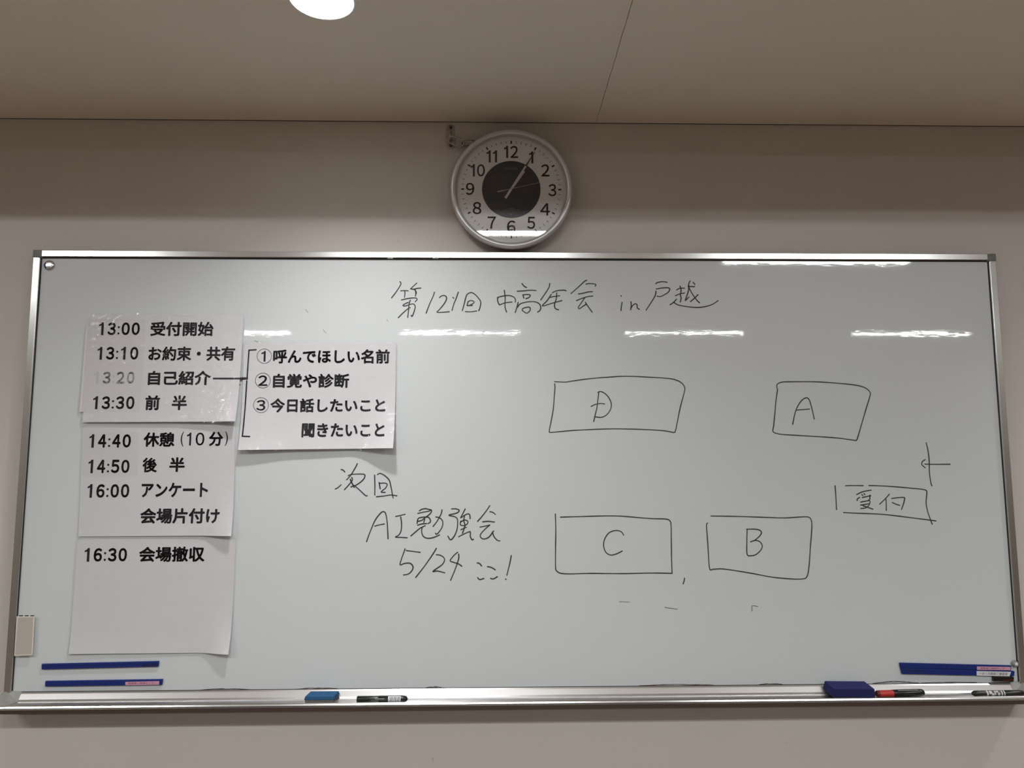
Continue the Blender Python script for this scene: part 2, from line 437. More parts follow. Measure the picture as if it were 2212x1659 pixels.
# frame bars: slightly rounded front
def bar_profile(w, d0=-0.002, d1=FYF):
    return [(0, d0), (0, d1+0.0015), (0.0012, d1), (w-0.0015, d1), (w, d1+0.0015), (w, d0)]
bpart('frame_bar', prism_x([(y, BZ1-z) for z, y in bar_profile(FW)], BX0+0.019, BX1-0.019), M['alu'], 'bright top bar of the silver frame')
def vbar(x_out, sgn):
    bm = bmesh.new(); pr = [(x_out+sgn*w_, y) for w_, y in bar_profile(FW)]
    a = [bm.verts.new((x, y, BZ0+0.001)) for x, y in pr]; b = [bm.verts.new((x, y, BZ1-0.019)) for x, y in pr]
    n = len(pr)
    for i in range(n): bm.faces.new((a[i], a[(i+1) % n], b[(i+1) % n], b[i]))
    bm.faces.new(a); bm.faces.new(b); return bm
bpart('frame_bar', vbar(BX0, 1), M['alu']); bpart('frame_bar', vbar(BX1, -1), M['alu'])
# dark seals between frame and face
bpart('seal', box_bm(BX0+FW, BX1-FW, BY-0.0012, BY+0.002, BZ1-FW-0.0035, BZ1-FW), M['gap'])
bpart('seal', box_bm(BX0+FW, BX0+FW+0.0018, BY-0.0012, BY+0.002, BZ0, BZ1-FW), M['gap'])
bpart('seal', box_bm(BX1-FW-0.0018, BX1-FW, BY-0.0012, BY+0.002, BZ0, BZ1-FW), M['gap'])
# corner caps
for s, x in ((1, BX0), (-1, BX1)):
    xa, xb = sorted((x-s*0.001, x+s*0.0225))
    bpart('corner_cap', box_bm(xa, xb, FYF-0.002, -0.001, BZ1-0.021, BZ1+0.001, 0.0022), M['cap'], 'dark grey plastic corner cap')
# tray
TX0, TX1 = BX0+0.001, BX1-0.001
slope = [(BY+0.002, 0.9100), (BY-0.001, 0.9100), (-0.026, 0.9065), (-0.034, 0.8945), (-0.0375, 0.8905), (-0.0375, 0.8875), (-0.020, 0.8875)]
bpart('tray_slope', prism_x(slope, TX0+0.040, TX1-0.040), M['alu_tray'], 'bright sloping back of the pen tray')
bpart('tray_floor', box_bm(TX0, TX1, -0.073, -0.030, 0.8865, 0.8885), M['alu_tray'])
lip = [(-0.0705, 0.8870), (-0.0705, 0.8912), (-0.0712, 0.8922), (-0.0726, 0.8922), (-0.0748, 0.8905), (-0.0766, 0.8872), (-0.0773, 0.8835), (-0.0755, 0.8742), (-0.0740, 0.8735), (-0.0725, 0.8745), (-0.0730, 0.8870)]
bpart('tray_lip', prism_x(lip, TX0+0.002, TX1-0.002), M['alu'], 'rounded front lip of the pen tray')
bpart('lip_reflection_strip', prism_x([(-0.0779, 0.8832), (-0.0762, 0.8733), (-0.0745, 0.8728), (-0.0755, 0.8832)], TX0+0.002, TX1-0.002), M['lip_reflection'], 'lower face of the tray lip with the floor reflection painted dark')  # strip added over the lip, its dark colour imitates the mirrored floor
bpart('tray_bottom', box_bm(TX0+0.002, TX1-0.002, -0.074, -0.003, 0.8825, 0.8860), M['alu'])
bpart('seal', box_bm(BX0+0.005, BX1-0.005, BY-0.0014, BY+0.002, 0.9098, 0.9112), M['gap'])
for s, x in ((1, TX0), (-1, TX1)):
    bm = bmesh.new()
    # moulded end cap: an outer wall, a raised back corner and a bevelled inner face
    def P(u, y, z): return bm.verts.new((x+s*u, y, z))
    A = [P(-0.001, -0.002, 0.914), P(-0.001, -0.028, 0.914), P(-0.001, -0.0765, 0.8935), P(-0.001, -0.0765, 0.8745), P(-0.001, -0.002, 0.8745)]
    B = [P(0.006, -0.002, 0.914), P(0.006, -0.028, 0.914), P(0.006, -0.0755, 0.8935), P(0.006, -0.0755, 0.8745), P(0.006, -0.002, 0.8745)]
    for i in range(5): bm.faces.new((A[i], A[(i+1) % 5], B[(i+1) % 5], B[i]))
    bm.faces.new(A); 
    # inner wedge
    D = [P(0.041, -0.002, 0.9118), P(0.041, -0.0235, 0.9118), P(0.041, -0.0375, 0.8898), P(0.026, -0.0700, 0.8892), P(0.026, -0.0700, 0.8745), P(0.041, -0.002, 0.8745)]
    bm.faces.new((B[0], B[1], D[1], D[0])); bm.faces.new((B[1], D[2], D[1])); bm.faces.new((B[1], B[2], D[3], D[2]))
    bm.faces.new((B[2], B[3], D[4], D[3])); bm.faces.new((B[3], B[4], D[5], D[4])); bm.faces.new((D[0], D[1], D[2], D[3], D[4], D[5])); bm.faces.new((B[4], B[0], D[0], D[5]))
    bpart('tray_end_cap', bm, M['cap_light'], 'grey plastic end cap of the pen tray')
# small clear tape pieces on the top bar
for x in (843, 941):
    a = px(x-6, 547, FYF); b = px(x+6, 559, FYF)
    bpart('clear_tape', box_bm(a.x, b.x, FYF-0.0004, FYF+0.0002, b.z, a.z), M['clear'], 'scrap of clear tape on the top bar')

# ------------------------------------------------------------------ marker writing (flat ribbons of ink lying on the enamel)
INK_Y = BY-0.0003
def smooth_pts(P, n=7):
    if len(P) < 3: return P
    out = []
    for i in range(len(P)-1):
        p0 = P[max(i-1, 0)]; p1 = P[i]; p2 = P[i+1]; p3 = P[min(i+2, len(P)-1)]
        for k in range(n):
            t = k/n
            out.append(tuple(0.5*((2*p1[j])+(-p0[j]+p2[j])*t+(2*p0[j]-5*p1[j]+4*p2[j]-p3[j])*t*t+(-p0[j]+3*p1[j]-3*p2[j]+p3[j])*t**3) for j in (0, 1)))
    out.append(P[-1]); return out
def ribbon(P, w0, seed=0, Y=INK_Y, sharp=False):
    pts = P if sharp else smooth_pts(P)
    pts = [px(x, y, Y) for x, y in pts]
    q = [pts[0]]
    for p in pts[1:]:
        if (p-q[-1]).length > 0.0004: q.append(p)
    if len(q) == 1: q.append(q[0]+Vector((0.0012, 0, 0)))
    rnd = random.Random(seed); V, F = [], []; n = len(q); ph = rnd.uniform(0, 6)
    L = 0
    for i in range(n):
        if i: L += (q[i]-q[i-1]).length
        if i == 0: t = q[1]-q[0]
        elif i == n-1: t = q[-1]-q[-2]
        else: t = (q[i+1]-q[i]).normalized()+(q[i]-q[i-1]).normalized()
        if t.length < 1e-6: t = q[i]-q[i-1]
        t.normalize(); nn = Vector((-t.z, 0, t.x))
        w = w0*0.5*(1+0.10*math.sin(L*70+ph))
        V += [q[i]+nn*w, q[i]-nn*w]
        if i: k = 2*i; F.append((k-2, k-1, k+1, k))
    for end, d in ((q[0], (q[0]-q[1]).normalized()), (q[-1], (q[-1]-q[-2]).normalized())):   # round ends
        k = len(V); V.append(end); m = 8; nn = Vector((-d.z, 0, d.x)); w = w0*0.5
        for j in range(m+1):
            a = -PI/2+PI*j/m; V.append(end+d*math.cos(a)*w*1.05+nn*math.sin(a)*w)
        for j in range(m): F.append((k, k+1+j, k+2+j))
    return V, F
def marks(name, label, origin, scale, strokes, width=0.0030, m=None, sharp=False):
    ox, oy = origin
    groups = [[i] for i in range(len(strokes))]
    def bb(g):
        P = [p for i in g for p in strokes[i]]; e = 3.5*scale/2
        return min(p[0] for p in P)-e, max(p[0] for p in P)+e, min(p[1] for p in P)-2*e, max(p[1] for p in P)+2*e
    if name == 'marker_writing':                        # one part for each written character
        merged = True
        while merged:
            merged = False
            for i in range(len(groups)):
                for j in range(i+1, len(groups)):
                    A, B = bb(groups[i]), bb(groups[j])
                    if A[0] < B[1] and B[0] < A[1] and A[2] < B[3] and B[2] < A[3]:
                        groups[i] += groups.pop(j); merged = True; break
                if merged: break
    else: groups = [list(range(len(strokes)))]
    for g in groups:
        parts = [ribbon([(ox+x/scale, oy+y/scale) for x, y in strokes[i]], width, i*7+len(strokes[i]), sharp=sharp) for i in g]
        V, F = join_parts(parts)
        o = mesh_obj('written_character' if name == 'marker_writing' else name, V, F, m or M['ink']); at_world(o, board)
        if label: o['label'] = label if len(groups) == 1 else 'part of the ' + label
A1 = ((820, 590), 5.53); A2 = ((1180, 590), 5.53); A3 = ((700, 980), 5.267); A4 = ((1160, 790), 6.144); A5 = ((1640, 790), 4.609); A6 = ((1180, 1090), 3.687)
W = 0.0032
marks('marker_writing', 'first title characters with the number 121', *A1, [
    [(243, 102), (255, 122), (240, 160), (190, 235), (143, 295)], [(252, 212), (300, 208), (340, 212)], [(300, 210), (302, 250), (297, 288)],
    [(443, 120), (405, 155), (370, 188)], [(370, 188), (405, 192), (450, 182), (493, 179)], [(400, 190), (432, 212), (440, 242)], [(425, 192), (432, 240), (428, 275)],
    [(262, 320), (330, 305), (400, 296), (440, 300), (446, 320), (425, 342)], [(366, 325), (352, 370), (345, 450), (336, 528)],
    [(340, 350), (295, 372), (280, 388), (310, 392), (360, 375), (405, 368), (425, 400), (415, 450), (390, 515), (378, 505)],
    [(365, 412), (330, 432), (270, 485), (224, 532)],
    [(655, 228), (640, 275), (595, 375), (556, 478)],
    [(715, 292), (745, 270), (785, 272), (800, 305), (775, 360), (715, 435), (686, 466), (740, 468), (832, 461)],
    [(875, 290), (885, 300)], [(940, 228), (915, 300), (885, 375), (866, 445)],
    [(988, 447), (1010, 370), (1030, 290), (1050, 250), (1095, 232), (1140, 255), (1190, 310), (1208, 350), (1200, 410), (1184, 450)],
    [(1058, 338), (1045, 388)], [(1058, 340), (1090, 328), (1125, 338), (1120, 360), (1070, 385), (1045, 388), (1108, 386)], [(1025, 460), (1090, 462), (1158, 452)],
], width=W)
marks('marker_writing', 'middle title characters', *A1, [
    [(1410, 290), (1412, 340), (1432, 380)], [(1408, 300), (1420, 288), (1480, 272), (1550, 268), (1600, 285), (1622, 315), (1620, 345)],
    [(1432, 380), (1500, 355), (1580, 345)], [(1490, 205), (1500, 300), (1498, 400), (1516, 465)],
    [(1702, 125), (1725, 155), (1755, 172)], [(1645, 216), (1720, 212), (1800, 204), (1868, 208)], [(1712, 258), (1722, 298)],
    [(1712, 260), (1760, 255), (1798, 262), (1785, 290), (1748, 305)],
    [(1655, 350), (1640, 410), (1620, 470)], [(1648, 408), (1680, 368), (1760, 345), (1850, 342), (1905, 365), (1925, 405), (1915, 445), (1888, 465)],
    [(1708, 425), (1740, 412), (1790, 408), (1798, 440), (1775, 470), (1750, 478), (1725, 460), (1705, 445), (1708, 425)],
    [(2032, 125), (2025, 165), (1990, 225), (1925, 320)], [(2050, 255), (2000, 330), (1945, 392), (2060, 360), (2178, 328)],
    [(2065, 235), (2110, 212), (2190, 203), (2228, 210)], [(2035, 290), (2090, 278), (2150, 270)], [(2115, 235), (2112, 300), (2090, 370), (2095, 415), (2115, 432), (2138, 438)],
], width=W)
marks('marker_writing', 'title character and the word in', *A2, [
    [(483, 85), (455, 100), (380, 170), (296, 243)], [(475, 133), (510, 125), (580, 130), (593, 145), (582, 155)],
    [(385, 249), (440, 240), (500, 225), (550, 222)], [(362, 328), (430, 300), (500, 280), (556, 273)],
    [(462, 290), (415, 360), (385, 405), (395, 425), (440, 395), (480, 370)], [(468, 350), (490, 385), (548, 465)],
    [(893, 270), (896, 275)], [(905, 350), (898, 395), (892, 448)],
    [(1012, 342), (1015, 390), (1008, 438)], [(1010, 425), (1035, 385), (1065, 365), (1085, 380), (1088, 415), (1112, 432)],
], width=W)
marks('marker_writing', 'last two title characters with a long sweeping stroke', *A2, [
    [(1308, 127), (1330, 112), (1390, 102), (1443, 110)], [(1315, 190), (1380, 178), (1450, 175), (1475, 188), (1460, 225), (1405, 262), (1360, 280), (1325, 275)],
    [(1310, 215), (1300, 270), (1250, 355), (1193, 442)],
    [(1557, 200), (1600, 180), (1650, 180)], [(1597, 155), (1610, 195), (1605, 245)], [(1543, 270), (1590, 250), (1650, 237)],
    [(1600, 250), (1610, 300), (1602, 345)], [(1555, 312), (1520, 350), (1478, 378)], [(1525, 348), (1570, 378), (1680, 400), (1800, 410), (1900, 400), (1990, 370), (2052, 328)],
    [(1718, 95), (1702, 130), (1700, 200), (1680, 270), (1660, 328), (1685, 305), (1705, 285)], [(1695, 158), (1770, 162)], [(1700, 165), (1740, 240), (1800, 325), (1832, 353)],
    [(1812, 258), (1770, 300), (1722, 340)], [(1755, 110), (1775, 135)],
], width=W)
marks('marker_writing', 'two-character handwritten heading right of the paper sheets', *A3, [
    [(195, 180), (218, 188), (235, 208)], [(128, 402), (160, 385), (192, 355)], [(378, 115), (350, 170), (300, 250), (256, 296)],
    [(275, 250), (320, 235), (430, 232), (465, 245), (450, 290), (400, 335), (345, 365), (320, 340), (298, 300)],
    [(315, 270), (322, 300), (290, 345), (232, 410)], [(300, 290), (330, 360), (345, 385)], [(305, 378), (335, 368)],
    [(345, 362), (400, 410), (470, 475), (492, 478)],
    [(575, 245), (578, 350), (577, 470)], [(608, 238), (640, 225), (690, 250), (740, 300), (760, 370), (775, 450), (785, 502)],
    [(627, 328), (638, 400)], [(630, 338), (690, 335), (718, 350), (700, 390), (650, 435), (695, 440)], [(597, 490), (680, 482), (760, 470), (828, 480)],
], width=W)
marks('marker_writing', 'handwritten line starting with the letters AI', *A3, [
    [(484, 1000), (520, 900), (580, 760), (640, 680), (672, 660), (700, 680), (718, 780), (725, 900), (728, 968)], [(578, 825), (620, 812), (685, 800)],
    [(815, 715), (870, 702), (922, 690)], [(872, 720), (882, 800), (875, 880), (850, 925), (812, 950), (870, 952), (945, 957)],
    [(1085, 650), (1115, 632), (1155, 625)], [(1068, 680), (1130, 665), (1190, 655), (1215, 640), (1222, 655), (1205, 685), (1155, 725)], [(1155, 625), (1220, 640)],
    [(1058, 795), (1070, 740), (1110, 725), (1180, 722), (1205, 745), (1210, 775), (1185, 795)], [(1065, 770), (1110, 760), (1145, 735), (1135, 780)], [(1065, 815), (1110, 800), (1168, 795)],
    [(1150, 820), (1090, 850), (1030, 900), (988, 935)], [(1118, 835), (1110, 880), (1125, 935), (1170, 962), (1230, 958), (1280, 940), (1312, 925)],
    [(1342, 640), (1330, 690), (1285, 770), (1240, 828)], [(1272, 720), (1310, 728), (1345, 760), (1350, 810), (1330, 860), (1285, 915), (1268, 905)],
    [(1452, 628), (1500, 628), (1538, 645), (1510, 675), (1430, 695), (1430, 705), (1480, 715), (1515, 740), (1520, 800), (1510, 870), (1480, 940), (1440, 980), (1410, 940)],
    [(1605, 630), (1575, 690), (1555, 730), (1600, 700), (1640, 685), (1658, 700), (1662, 740)], [(1598, 710), (1590, 760), (1602, 820), (1575, 905)],
    [(1555, 770), (1552, 810), (1600, 820)], [(1555, 775), (1600, 755), (1635, 770), (1628, 800), (1600, 818)], [(1558, 865), (1600, 845), (1620, 838)],
    [(1532, 945), (1590, 915), (1655, 888), (1665, 900), (1665, 945), (1685, 980), (1700, 972)],
    [(1885, 592), (1850, 645), (1800, 710), (1748, 770)], [(1888, 660), (1920, 668), (1948, 690)], [(1805, 775), (1870, 770), (1938, 778)],
    [(1775, 835), (1830, 825), (1885, 812)], [(1882, 815), (1820, 870), (1778, 925), (1790, 960), (1830, 970), (1880, 945), (1928, 880)], [(1915, 895), (1935, 945), (1970, 985), (2000, 992)],
], width=W)
marks('marker_writing', 'handwritten date 5/24 ending with an exclamation mark', *A3, [
    [(922, 1083), (905, 1130), (880, 1200), (865, 1255), (875, 1265), (920, 1248), (980, 1248), (1012, 1285), (1000, 1330), (960, 1368), (905, 1380)], [(935, 1102), (1010, 1112), (1093, 1122)],
    [(1277, 1078), (1240, 1140), (1150, 1270), (1043, 1408)],
    [(1278, 1150), (1320, 1155), (1360, 1180), (1370, 1215), (1340, 1265), (1240, 1338), (1290, 1335), (1372, 1355)],
    [(1520, 1122), (1480, 1155), (1435, 1215), (1470, 1235), (1530, 1255), (1567, 1280)], [(1532, 1143), (1530, 1200), (1490, 1320), (1440, 1440)],
    [(1742, 1243), (1770, 1250), (1792, 1278)], [(1748, 1410), (1770, 1432), (1818, 1420)], [(1858, 1285), (1905, 1295), (1948, 1322)], [(1895, 1418), (1925, 1425), (1972, 1400)],
    [(2130, 1160), (2115, 1240), (2080, 1382)], [(2065, 1427), (2070, 1430)],
], width=W)
marks('drawn_box', 'hand-drawn box with a barred letter D in it', *A4, [
    [(235, 212), (300, 215), (380, 217), (480, 202), (700, 172), (1000, 148), (1200, 140), (1450, 150), (1700, 165), (1830, 185), (1920, 230), (1960, 290), (1955, 350), (1900, 560), (1860, 760), (1838, 860), (1815, 885), (1700, 865), (1500, 850), (1200, 840), (900, 840), (500, 858), (300, 875), (180, 885), (163, 865), (185, 750), (215, 580), (230, 400), (238, 300), (235, 240)],
    [(820, 355), (808, 450), (795, 560), (770, 660), (753, 742)], [(808, 355), (840, 342), (895, 365), (950, 420), (985, 500), (975, 580), (920, 655), (850, 685), (775, 678)], [(718, 540), (780, 512), (840, 502), (898, 508)],
], width=0.0029)
marks('drawn_box', 'hand-drawn box with the letter A in it', *A5, [
    [(183, 235), (176, 215), (180, 185), (220, 165), (300, 160), (550, 160), (750, 172), (950, 192), (1050, 218), (1100, 258), (1103, 300), (1070, 410), (1020, 580), (985, 700), (968, 742), (945, 742), (800, 722), (650, 710), (400, 695), (250, 686), (190, 678), (138, 655), (145, 590), (158, 450), (168, 340), (183, 235)],
    [(334, 584), (350, 500), (375, 420), (420, 350), (465, 320), (495, 335), (515, 390), (535, 470), (548, 530)], [(370, 442), (430, 438), (500, 431)],
], width=0.0030)
marks('drawn_arrow', 'small entrance arrow crossing a vertical line', *A5, [
    [(1663, 768), (1680, 840), (1692, 940), (1695, 1060), (1708, 1160), (1720, 1195)], [(1652, 935), (1625, 955), (1620, 985), (1652, 1015)], [(1650, 980), (1750, 982), (1900, 981)],
], width=0.0030)
marks('drawn_box', 'hand-drawn box with two reception characters in it', *A5, [
    [(755, 1195), (763, 1300), (770, 1432)], [(860, 1195), (940, 1193), (1035, 1194)], [(1092, 1193), (1200, 1196), (1350, 1205), (1500, 1218), (1620, 1230), (1665, 1245), (1668, 1290), (1662, 1370), (1680, 1460), (1705, 1530), (1722, 1578)],
    [(840, 1461), (950, 1468), (1150, 1475), (1300, 1487), (1550, 1518), (1760, 1545)],
    [(970, 1283), (1030, 1255), (1115, 1238)], [(1022, 1282), (1030, 1292)], [(1043, 1275), (1052, 1283)], [(975, 1342), (978, 1325), (1000, 1312)], [(1028, 1312), (1075, 1302), (1110, 1295)], [(1102, 1288), (1100, 1330), (1080, 1345)],
    [(1010, 1358), (1060, 1348), (1100, 1345), (1095, 1385), (1060, 1415), (1012, 1422)], [(1010, 1388), (1060, 1380), (1090, 1375)], [(1035, 1395), (1080, 1410), (1132, 1428)],
    [(1295, 1280), (1255, 1325), (1200, 1378)], [(1262, 1330), (1265, 1380), (1265, 1440)], [(1320, 1322), (1370, 1315), (1440, 1312), (1447, 1330), (1435, 1380), (1417, 1430)], [(1325, 1362), (1360, 1378), (1398, 1390)],
], width=0.0030)
marks('drawn_box', 'hand-drawn box with the letter C in it', *A6, [
    [(72, 75), (76, 200), (74, 350), (74, 500), (85, 530), (120, 548), (200, 552), (350, 548), (600, 550), (850, 545), (1002, 548)],
    [(113, 100), (250, 96), (540, 90), (750, 105), (850, 112), (950, 115), (985, 130), (994, 170), (996, 300), (998, 430), (1002, 546)],
    [(616, 242), (595, 215), (550, 207), (500, 225), (465, 275), (457, 330), (475, 380), (515, 402), (560, 392), (605, 370)],
], width=0.0030)
marks('drawn_box', 'hand-drawn box with the letter B in it', *A6, [
    [(1285, 148), (1276, 165), (1283, 260), (1292, 400), (1302, 512), (1330, 515), (1400, 512), (1500, 525), (1650, 550), (1800, 578), (1950, 592), (2040, 592), (2075, 575), (2092, 500), (2103, 350), (2113, 220), (2115, 150), (2105, 112), (2080, 98), (2020, 99), (1900, 106), (1750, 102), (1550, 95), (1312, 91)],
    [(1600, 195), (1598, 290), (1600, 395), (1630, 407), (1670, 398), (1710, 360), (1720, 325), (1700, 295), (1665, 285), (1628, 297)], [(1597, 197), (1640, 195), (1690, 200), (1714, 220), (1700, 250), (1660, 285)],
], width=0.0030)
marks('marker_dash', 'short stray stroke below the C and B boxes', *A6, [[(1101, 586), (1097, 610), (1090, 632)]], width=0.0028)
marks('marker_dash', 'half-erased horizontal stroke', *A6, [[(580, 773), (620, 775), (665, 777)]], width=0.0014, m=M['ink_faint'])
marks('marker_dash', 'half-erased slanting stroke', *A6, [[(945, 818), (990, 826), (1045, 833)]], width=0.0018, m=M['ink_faint'])
marks('marker_dash', 'reddish stray angle mark', *A6, [[(1638, 848), (1638, 806), (1660, 806), (1685, 812)]], width=0.0018, m=M['ink_red'], sharp=True)
# ink residue along the lower edge
def residue(xa, xb, y, h, seed):
    rnd = random.Random(seed); st = []
    n = 9
    for k in range(3):
        st.append([(xa+(xb-xa)*i/n, y(xa+(xb-xa)*i/n)-(h*math.sin(PI*i/n)*rnd.uniform(0.3, 1.0) if 0 < i < n else 0)) for i in range(n+1)])
    return st
edge_y = lambda x: 1494.3-(x-44)*0.0098
for i, (xa, xb, h) in enumerate(((432, 540, 3), (640, 730, 2.6), (920, 955, 3), (1380, 1540, 2.4), (1640, 1690, 2.6), (1885, 1985, 4.5), (1990, 2110, 1.5))):
    parts = [ribbon(s, 0.0012, i+k, Y=BY-0.0004) for k, s in enumerate(residue(xa, xb, edge_y, h, i))]
    V, F = join_parts(parts); o = at_world(mesh_obj('ink_residue', V, F, M['residue']), board)
# faint smears left by wiping
for x, y, w_, a in ((660, 668, 9, 0.9), (698, 712, 10, 0.8), (835, 690, 6, 0.9), (550, 735, 8, 0.5)):
    o = at_world(mesh_obj('ink_residue', *ribbon([(x, y), (x+w_*math.cos(a)*0.5, y+w_*math.sin(a)*0.6), (x+w_*math.cos(a), y+w_*math.sin(a))], 0.0012, x), M['ink_faint']), board)

# ------------------------------------------------------------------ laminated paper sheets
def interp(prof, u):
    for (a, pa), (b, pb) in zip(prof[:-1], prof[1:]):
        if u <= b: 
            t = (u-a)/(b-a); t = t*t*(3-2*t); return pa+(pb-pa)*t
    return prof[-1][1]
class Sheet:
    def __init__(s, base, corners, bottom, power, rounding):
        s.y0 = BY-base; s.prof = bottom; s.pw = power; s.round = rounding
        s.c = []
        for (x, y), (u, v) in zip(corners, ((0, 0), (1, 0), (1, 1), (0, 1))):
            q = px(x, y, s.y0-s.p(u, v)); s.c.append((q.x, q.z))
    def p(s, u, v): 
        return interp(s.prof, min(max(u, 0), 1))*max(v, 0)**s.pw
    def plane(s, u, v):
        c = s.c
        return tuple((c[0][k]*(1-u)+c[1][k]*u)*(1-v)+(c[3][k]*(1-u)+c[2][k]*u)*v for k in (0, 1))
    def uv(s, X, Z):
        u, v = 0.5, 0.5
        for _ in range(6):
            x, z = s.plane(u, v); e = 1e-4
            xu, zu = s.plane(u+e, v); xv, zv = s.plane(u, v+e)
            a, b, c_, d = (xu-x)/e, (xv-x)/e, (zu-z)/e, (zv-z)/e
            det = a*d-b*c_; dx, dz = X-x, Z-z
            u += (dx*d-b*dz)/det; v += (a*dz-c_*dx)/det
        return u, v
    def point(s, X, Z, off):
        u, v = s.uv(X, Z); return Vector((X, s.y0-s.p(u, v)-off, Z))
    def xz(s, x, y):
        p = 0.0
        for _ in range(5):
            q = px(x, y, s.y0-p); u, v = s.uv(q.x, q.z); p = s.p(u, v)
        return q.x, q.z
    def grid(s, margin, off, name, m, thick=0.0, parent=None, nu=26, nv=26, region=None):
        """rounded-corner sheet following the curl"""
        u0, u1, v0, v1 = region or (-margin, 1+margin, -margin*1.3, 1+margin*1.3)
        V, F = [], []
        us = [u0+(u1-u0)*i/nu for i in range(nu+1)]; vs = [v0+(v1-v0)*j/nv for j in range(nv+1)]
        R = s.round
        for j, v in enumerate(vs):
            for i, u in enumerate(us):
                X, Z = s.plane(u, v); V.append([X, s.y0-s.p(u, v)-off, Z])
        if R > 0:           # pull the outline in at the corners
            Wd = math.hypot(s.c[1][0]-s.c[0][0], s.c[1][1]-s.c[0][1]); Hd = math.hypot(s.c[3][0]-s.c[0][0], s.c[3][1]-s.c[0][1])
            ru, rv = R/Wd, R/Hd
            for j in range(nv+1):
                for i in range(nu+1):
                    u, v = us[i], vs[j]
                    du = min(u-u0, u1-u); dv = min(v-v0, v1-v)
                    if du < ru and dv < rv and v-v0 < 0.5*(v1-v0):
                        a = (ru-du)/ru; b = (rv-dv)/rv; L = math.hypot(a, b); mx = max(a, b)
                        if L > 1e-9:
                            k = mx/L; a *= k; b *= k
                            cu = (u0+ru) if u-u0 < ru else (u1-ru); cv = (v0+rv) if v-v0 < rv else (v1-rv)
                            uu = cu-(a*ru if u-u0 < ru else -a*ru); vv = cv-(b*rv if v-v0 < rv else -b*rv)
                            X, Z = s.plane(uu, vv); V[j*(nu+1)+i] = [X, s.y0-s.p(uu, vv)-off, Z]
        for j in range(nv):
            for i in range(nu):
                a = j*(nu+1)+i; F.append((a, a+nu+1, a+nu+2, a+1))
        if thick:
            n = len(V); V += [[x, y+thick, z] for x, y, z in V]
            F += [tuple(reversed([k+n for k in f])) for f in F[:]]
            ring = [i for i in range(nu+1)]+[j*(nu+1)+nu for j in range(1, nv+1)]+[nv*(nu+1)+i for i in range(nu-1, -1, -1)]+[j*(nu+1) for j in range(nv-1, 0, -1)]
            for a, b in zip(ring, ring[1:]+ring[:1]): F.append((a, b, b+n, a+n))
        me = bpy.data.meshes.new(name); me.from_pydata([tuple(v) for v in V], [], F); me.update()
        for p_ in me.polygons: p_.use_smooth = True
        me.set_sharp_from_angle(angle=0.7)
        o = link(name, me, m)
        if parent: at_world(o, parent)
        return o
def sheet(label, base, corners, bottom, power, lines, extra=None, patches=()):
    S = Sheet(base, corners, bottom, power, 0.010)
    X, Z = S.plane(0.5, 1.0)
    root = empty('paper_sheet', (X, S.y0, Z), label, 'paper sheet', 'laminated timetable sheets on the whiteboard')
    S.grid(0.0, 0.0, 'paper', M['paper'], 0.0003, root)
    for (xa, ya, xb, yb) in patches:
        a = S.uv(*S.xz(xa, ya)); b = S.uv(*S.xz(xb, yb))
        tag(S.grid(0, 0.0002, 'paper_patch', M['patch'], 0, root, 10, 10, (a[0], b[0], a[1], b[1])), 'slip of paper pasted over the times')
    for (txt, box, weight, m, lab) in lines:
        parts = []
        xa, ya, xb, yb = box
        ym = (ya+yb)/2; xm = (xa+xb)/2
        X0 = S.xz(xa, ym)[0]; X1 = S.xz(xb, ym)[0]; Z1 = S.xz(xm, ya)[1]; Z0 = S.xz(xm, yb)[1]
        pl = lambda x, z: S.point(x, z, 0.0005)
        if len(txt) == 5 and txt[2] == ':': v, f = time_text(txt, X0, X1, Z0, Z1, pl, weight)
        elif txt == '1':
            V1, F1 = one_shape(0.45); v, f = [pl(X0+u*(X1-X0), Z0+q*(Z1-Z0)) for u, q in V1], F1
        elif txt == '10':
            V1, F1 = one_shape(0.42); e = X0+0.24*(X1-X0)
            v, f = join_parts([([pl(X0+u*(e-X0), Z0+q*(Z1-Z0)) for u, q in V1], F1), fit_text(full_width('0'), X0+0.50*(X1-X0), X1, Z0, Z1, pl, weight)])
        else: v, f = fit_text(full_width(txt), X0, X1, Z0, Z1, pl, weight)
        tag(at_world(mesh_obj('printed_text', v, f, m), root), lab)
    if extra:
        parts = []
        for (P, wd) in extra:
            V, F = [], []
            for (x0, y0), (x1, y1) in zip(P[:-1], P[1:]):
                a = S.xz(x0, y0); b = S.xz(x1, y1); n = max(2, int(math.hypot(b[0]-a[0], b[1]-a[1])/0.01))
                dx, dz = b[0]-a[0], b[1]-a[1]; L = math.hypot(dx, dz); nx, nz = -dz/L*wd/2, dx/L*wd/2; ex, ez = dx/L*wd/2, dz/L*wd/2
                k = len(V)
                for i in range(n+1):
                    t = i/n; ext = -1 if i == 0 else (1 if i == n else 0)
                    cx_, cz_ = a[0]+dx*t+ex*ext, a[1]+dz*t+ez*ext
                    V += [S.point(cx_+nx, cz_+nz, 0.0005), S.point(cx_-nx, cz_-nz, 0.0005)]
                    if i: q = k+2*i; F.append((q-2, q-1, q+1, q))
            parts.append((V, F))
        V, F = join_parts(parts)
        tag(at_world(mesh_obj('drawn_bracket', V, F, M['black_print']), root), 'black ruled bracket line')
    tag(S.grid(0.012, 0.0009, 'laminate_film', M['film'], 0, root), 'clear plastic film')
    return S
BK = M['black_print']
WJ, WN = 0.033, 0.036
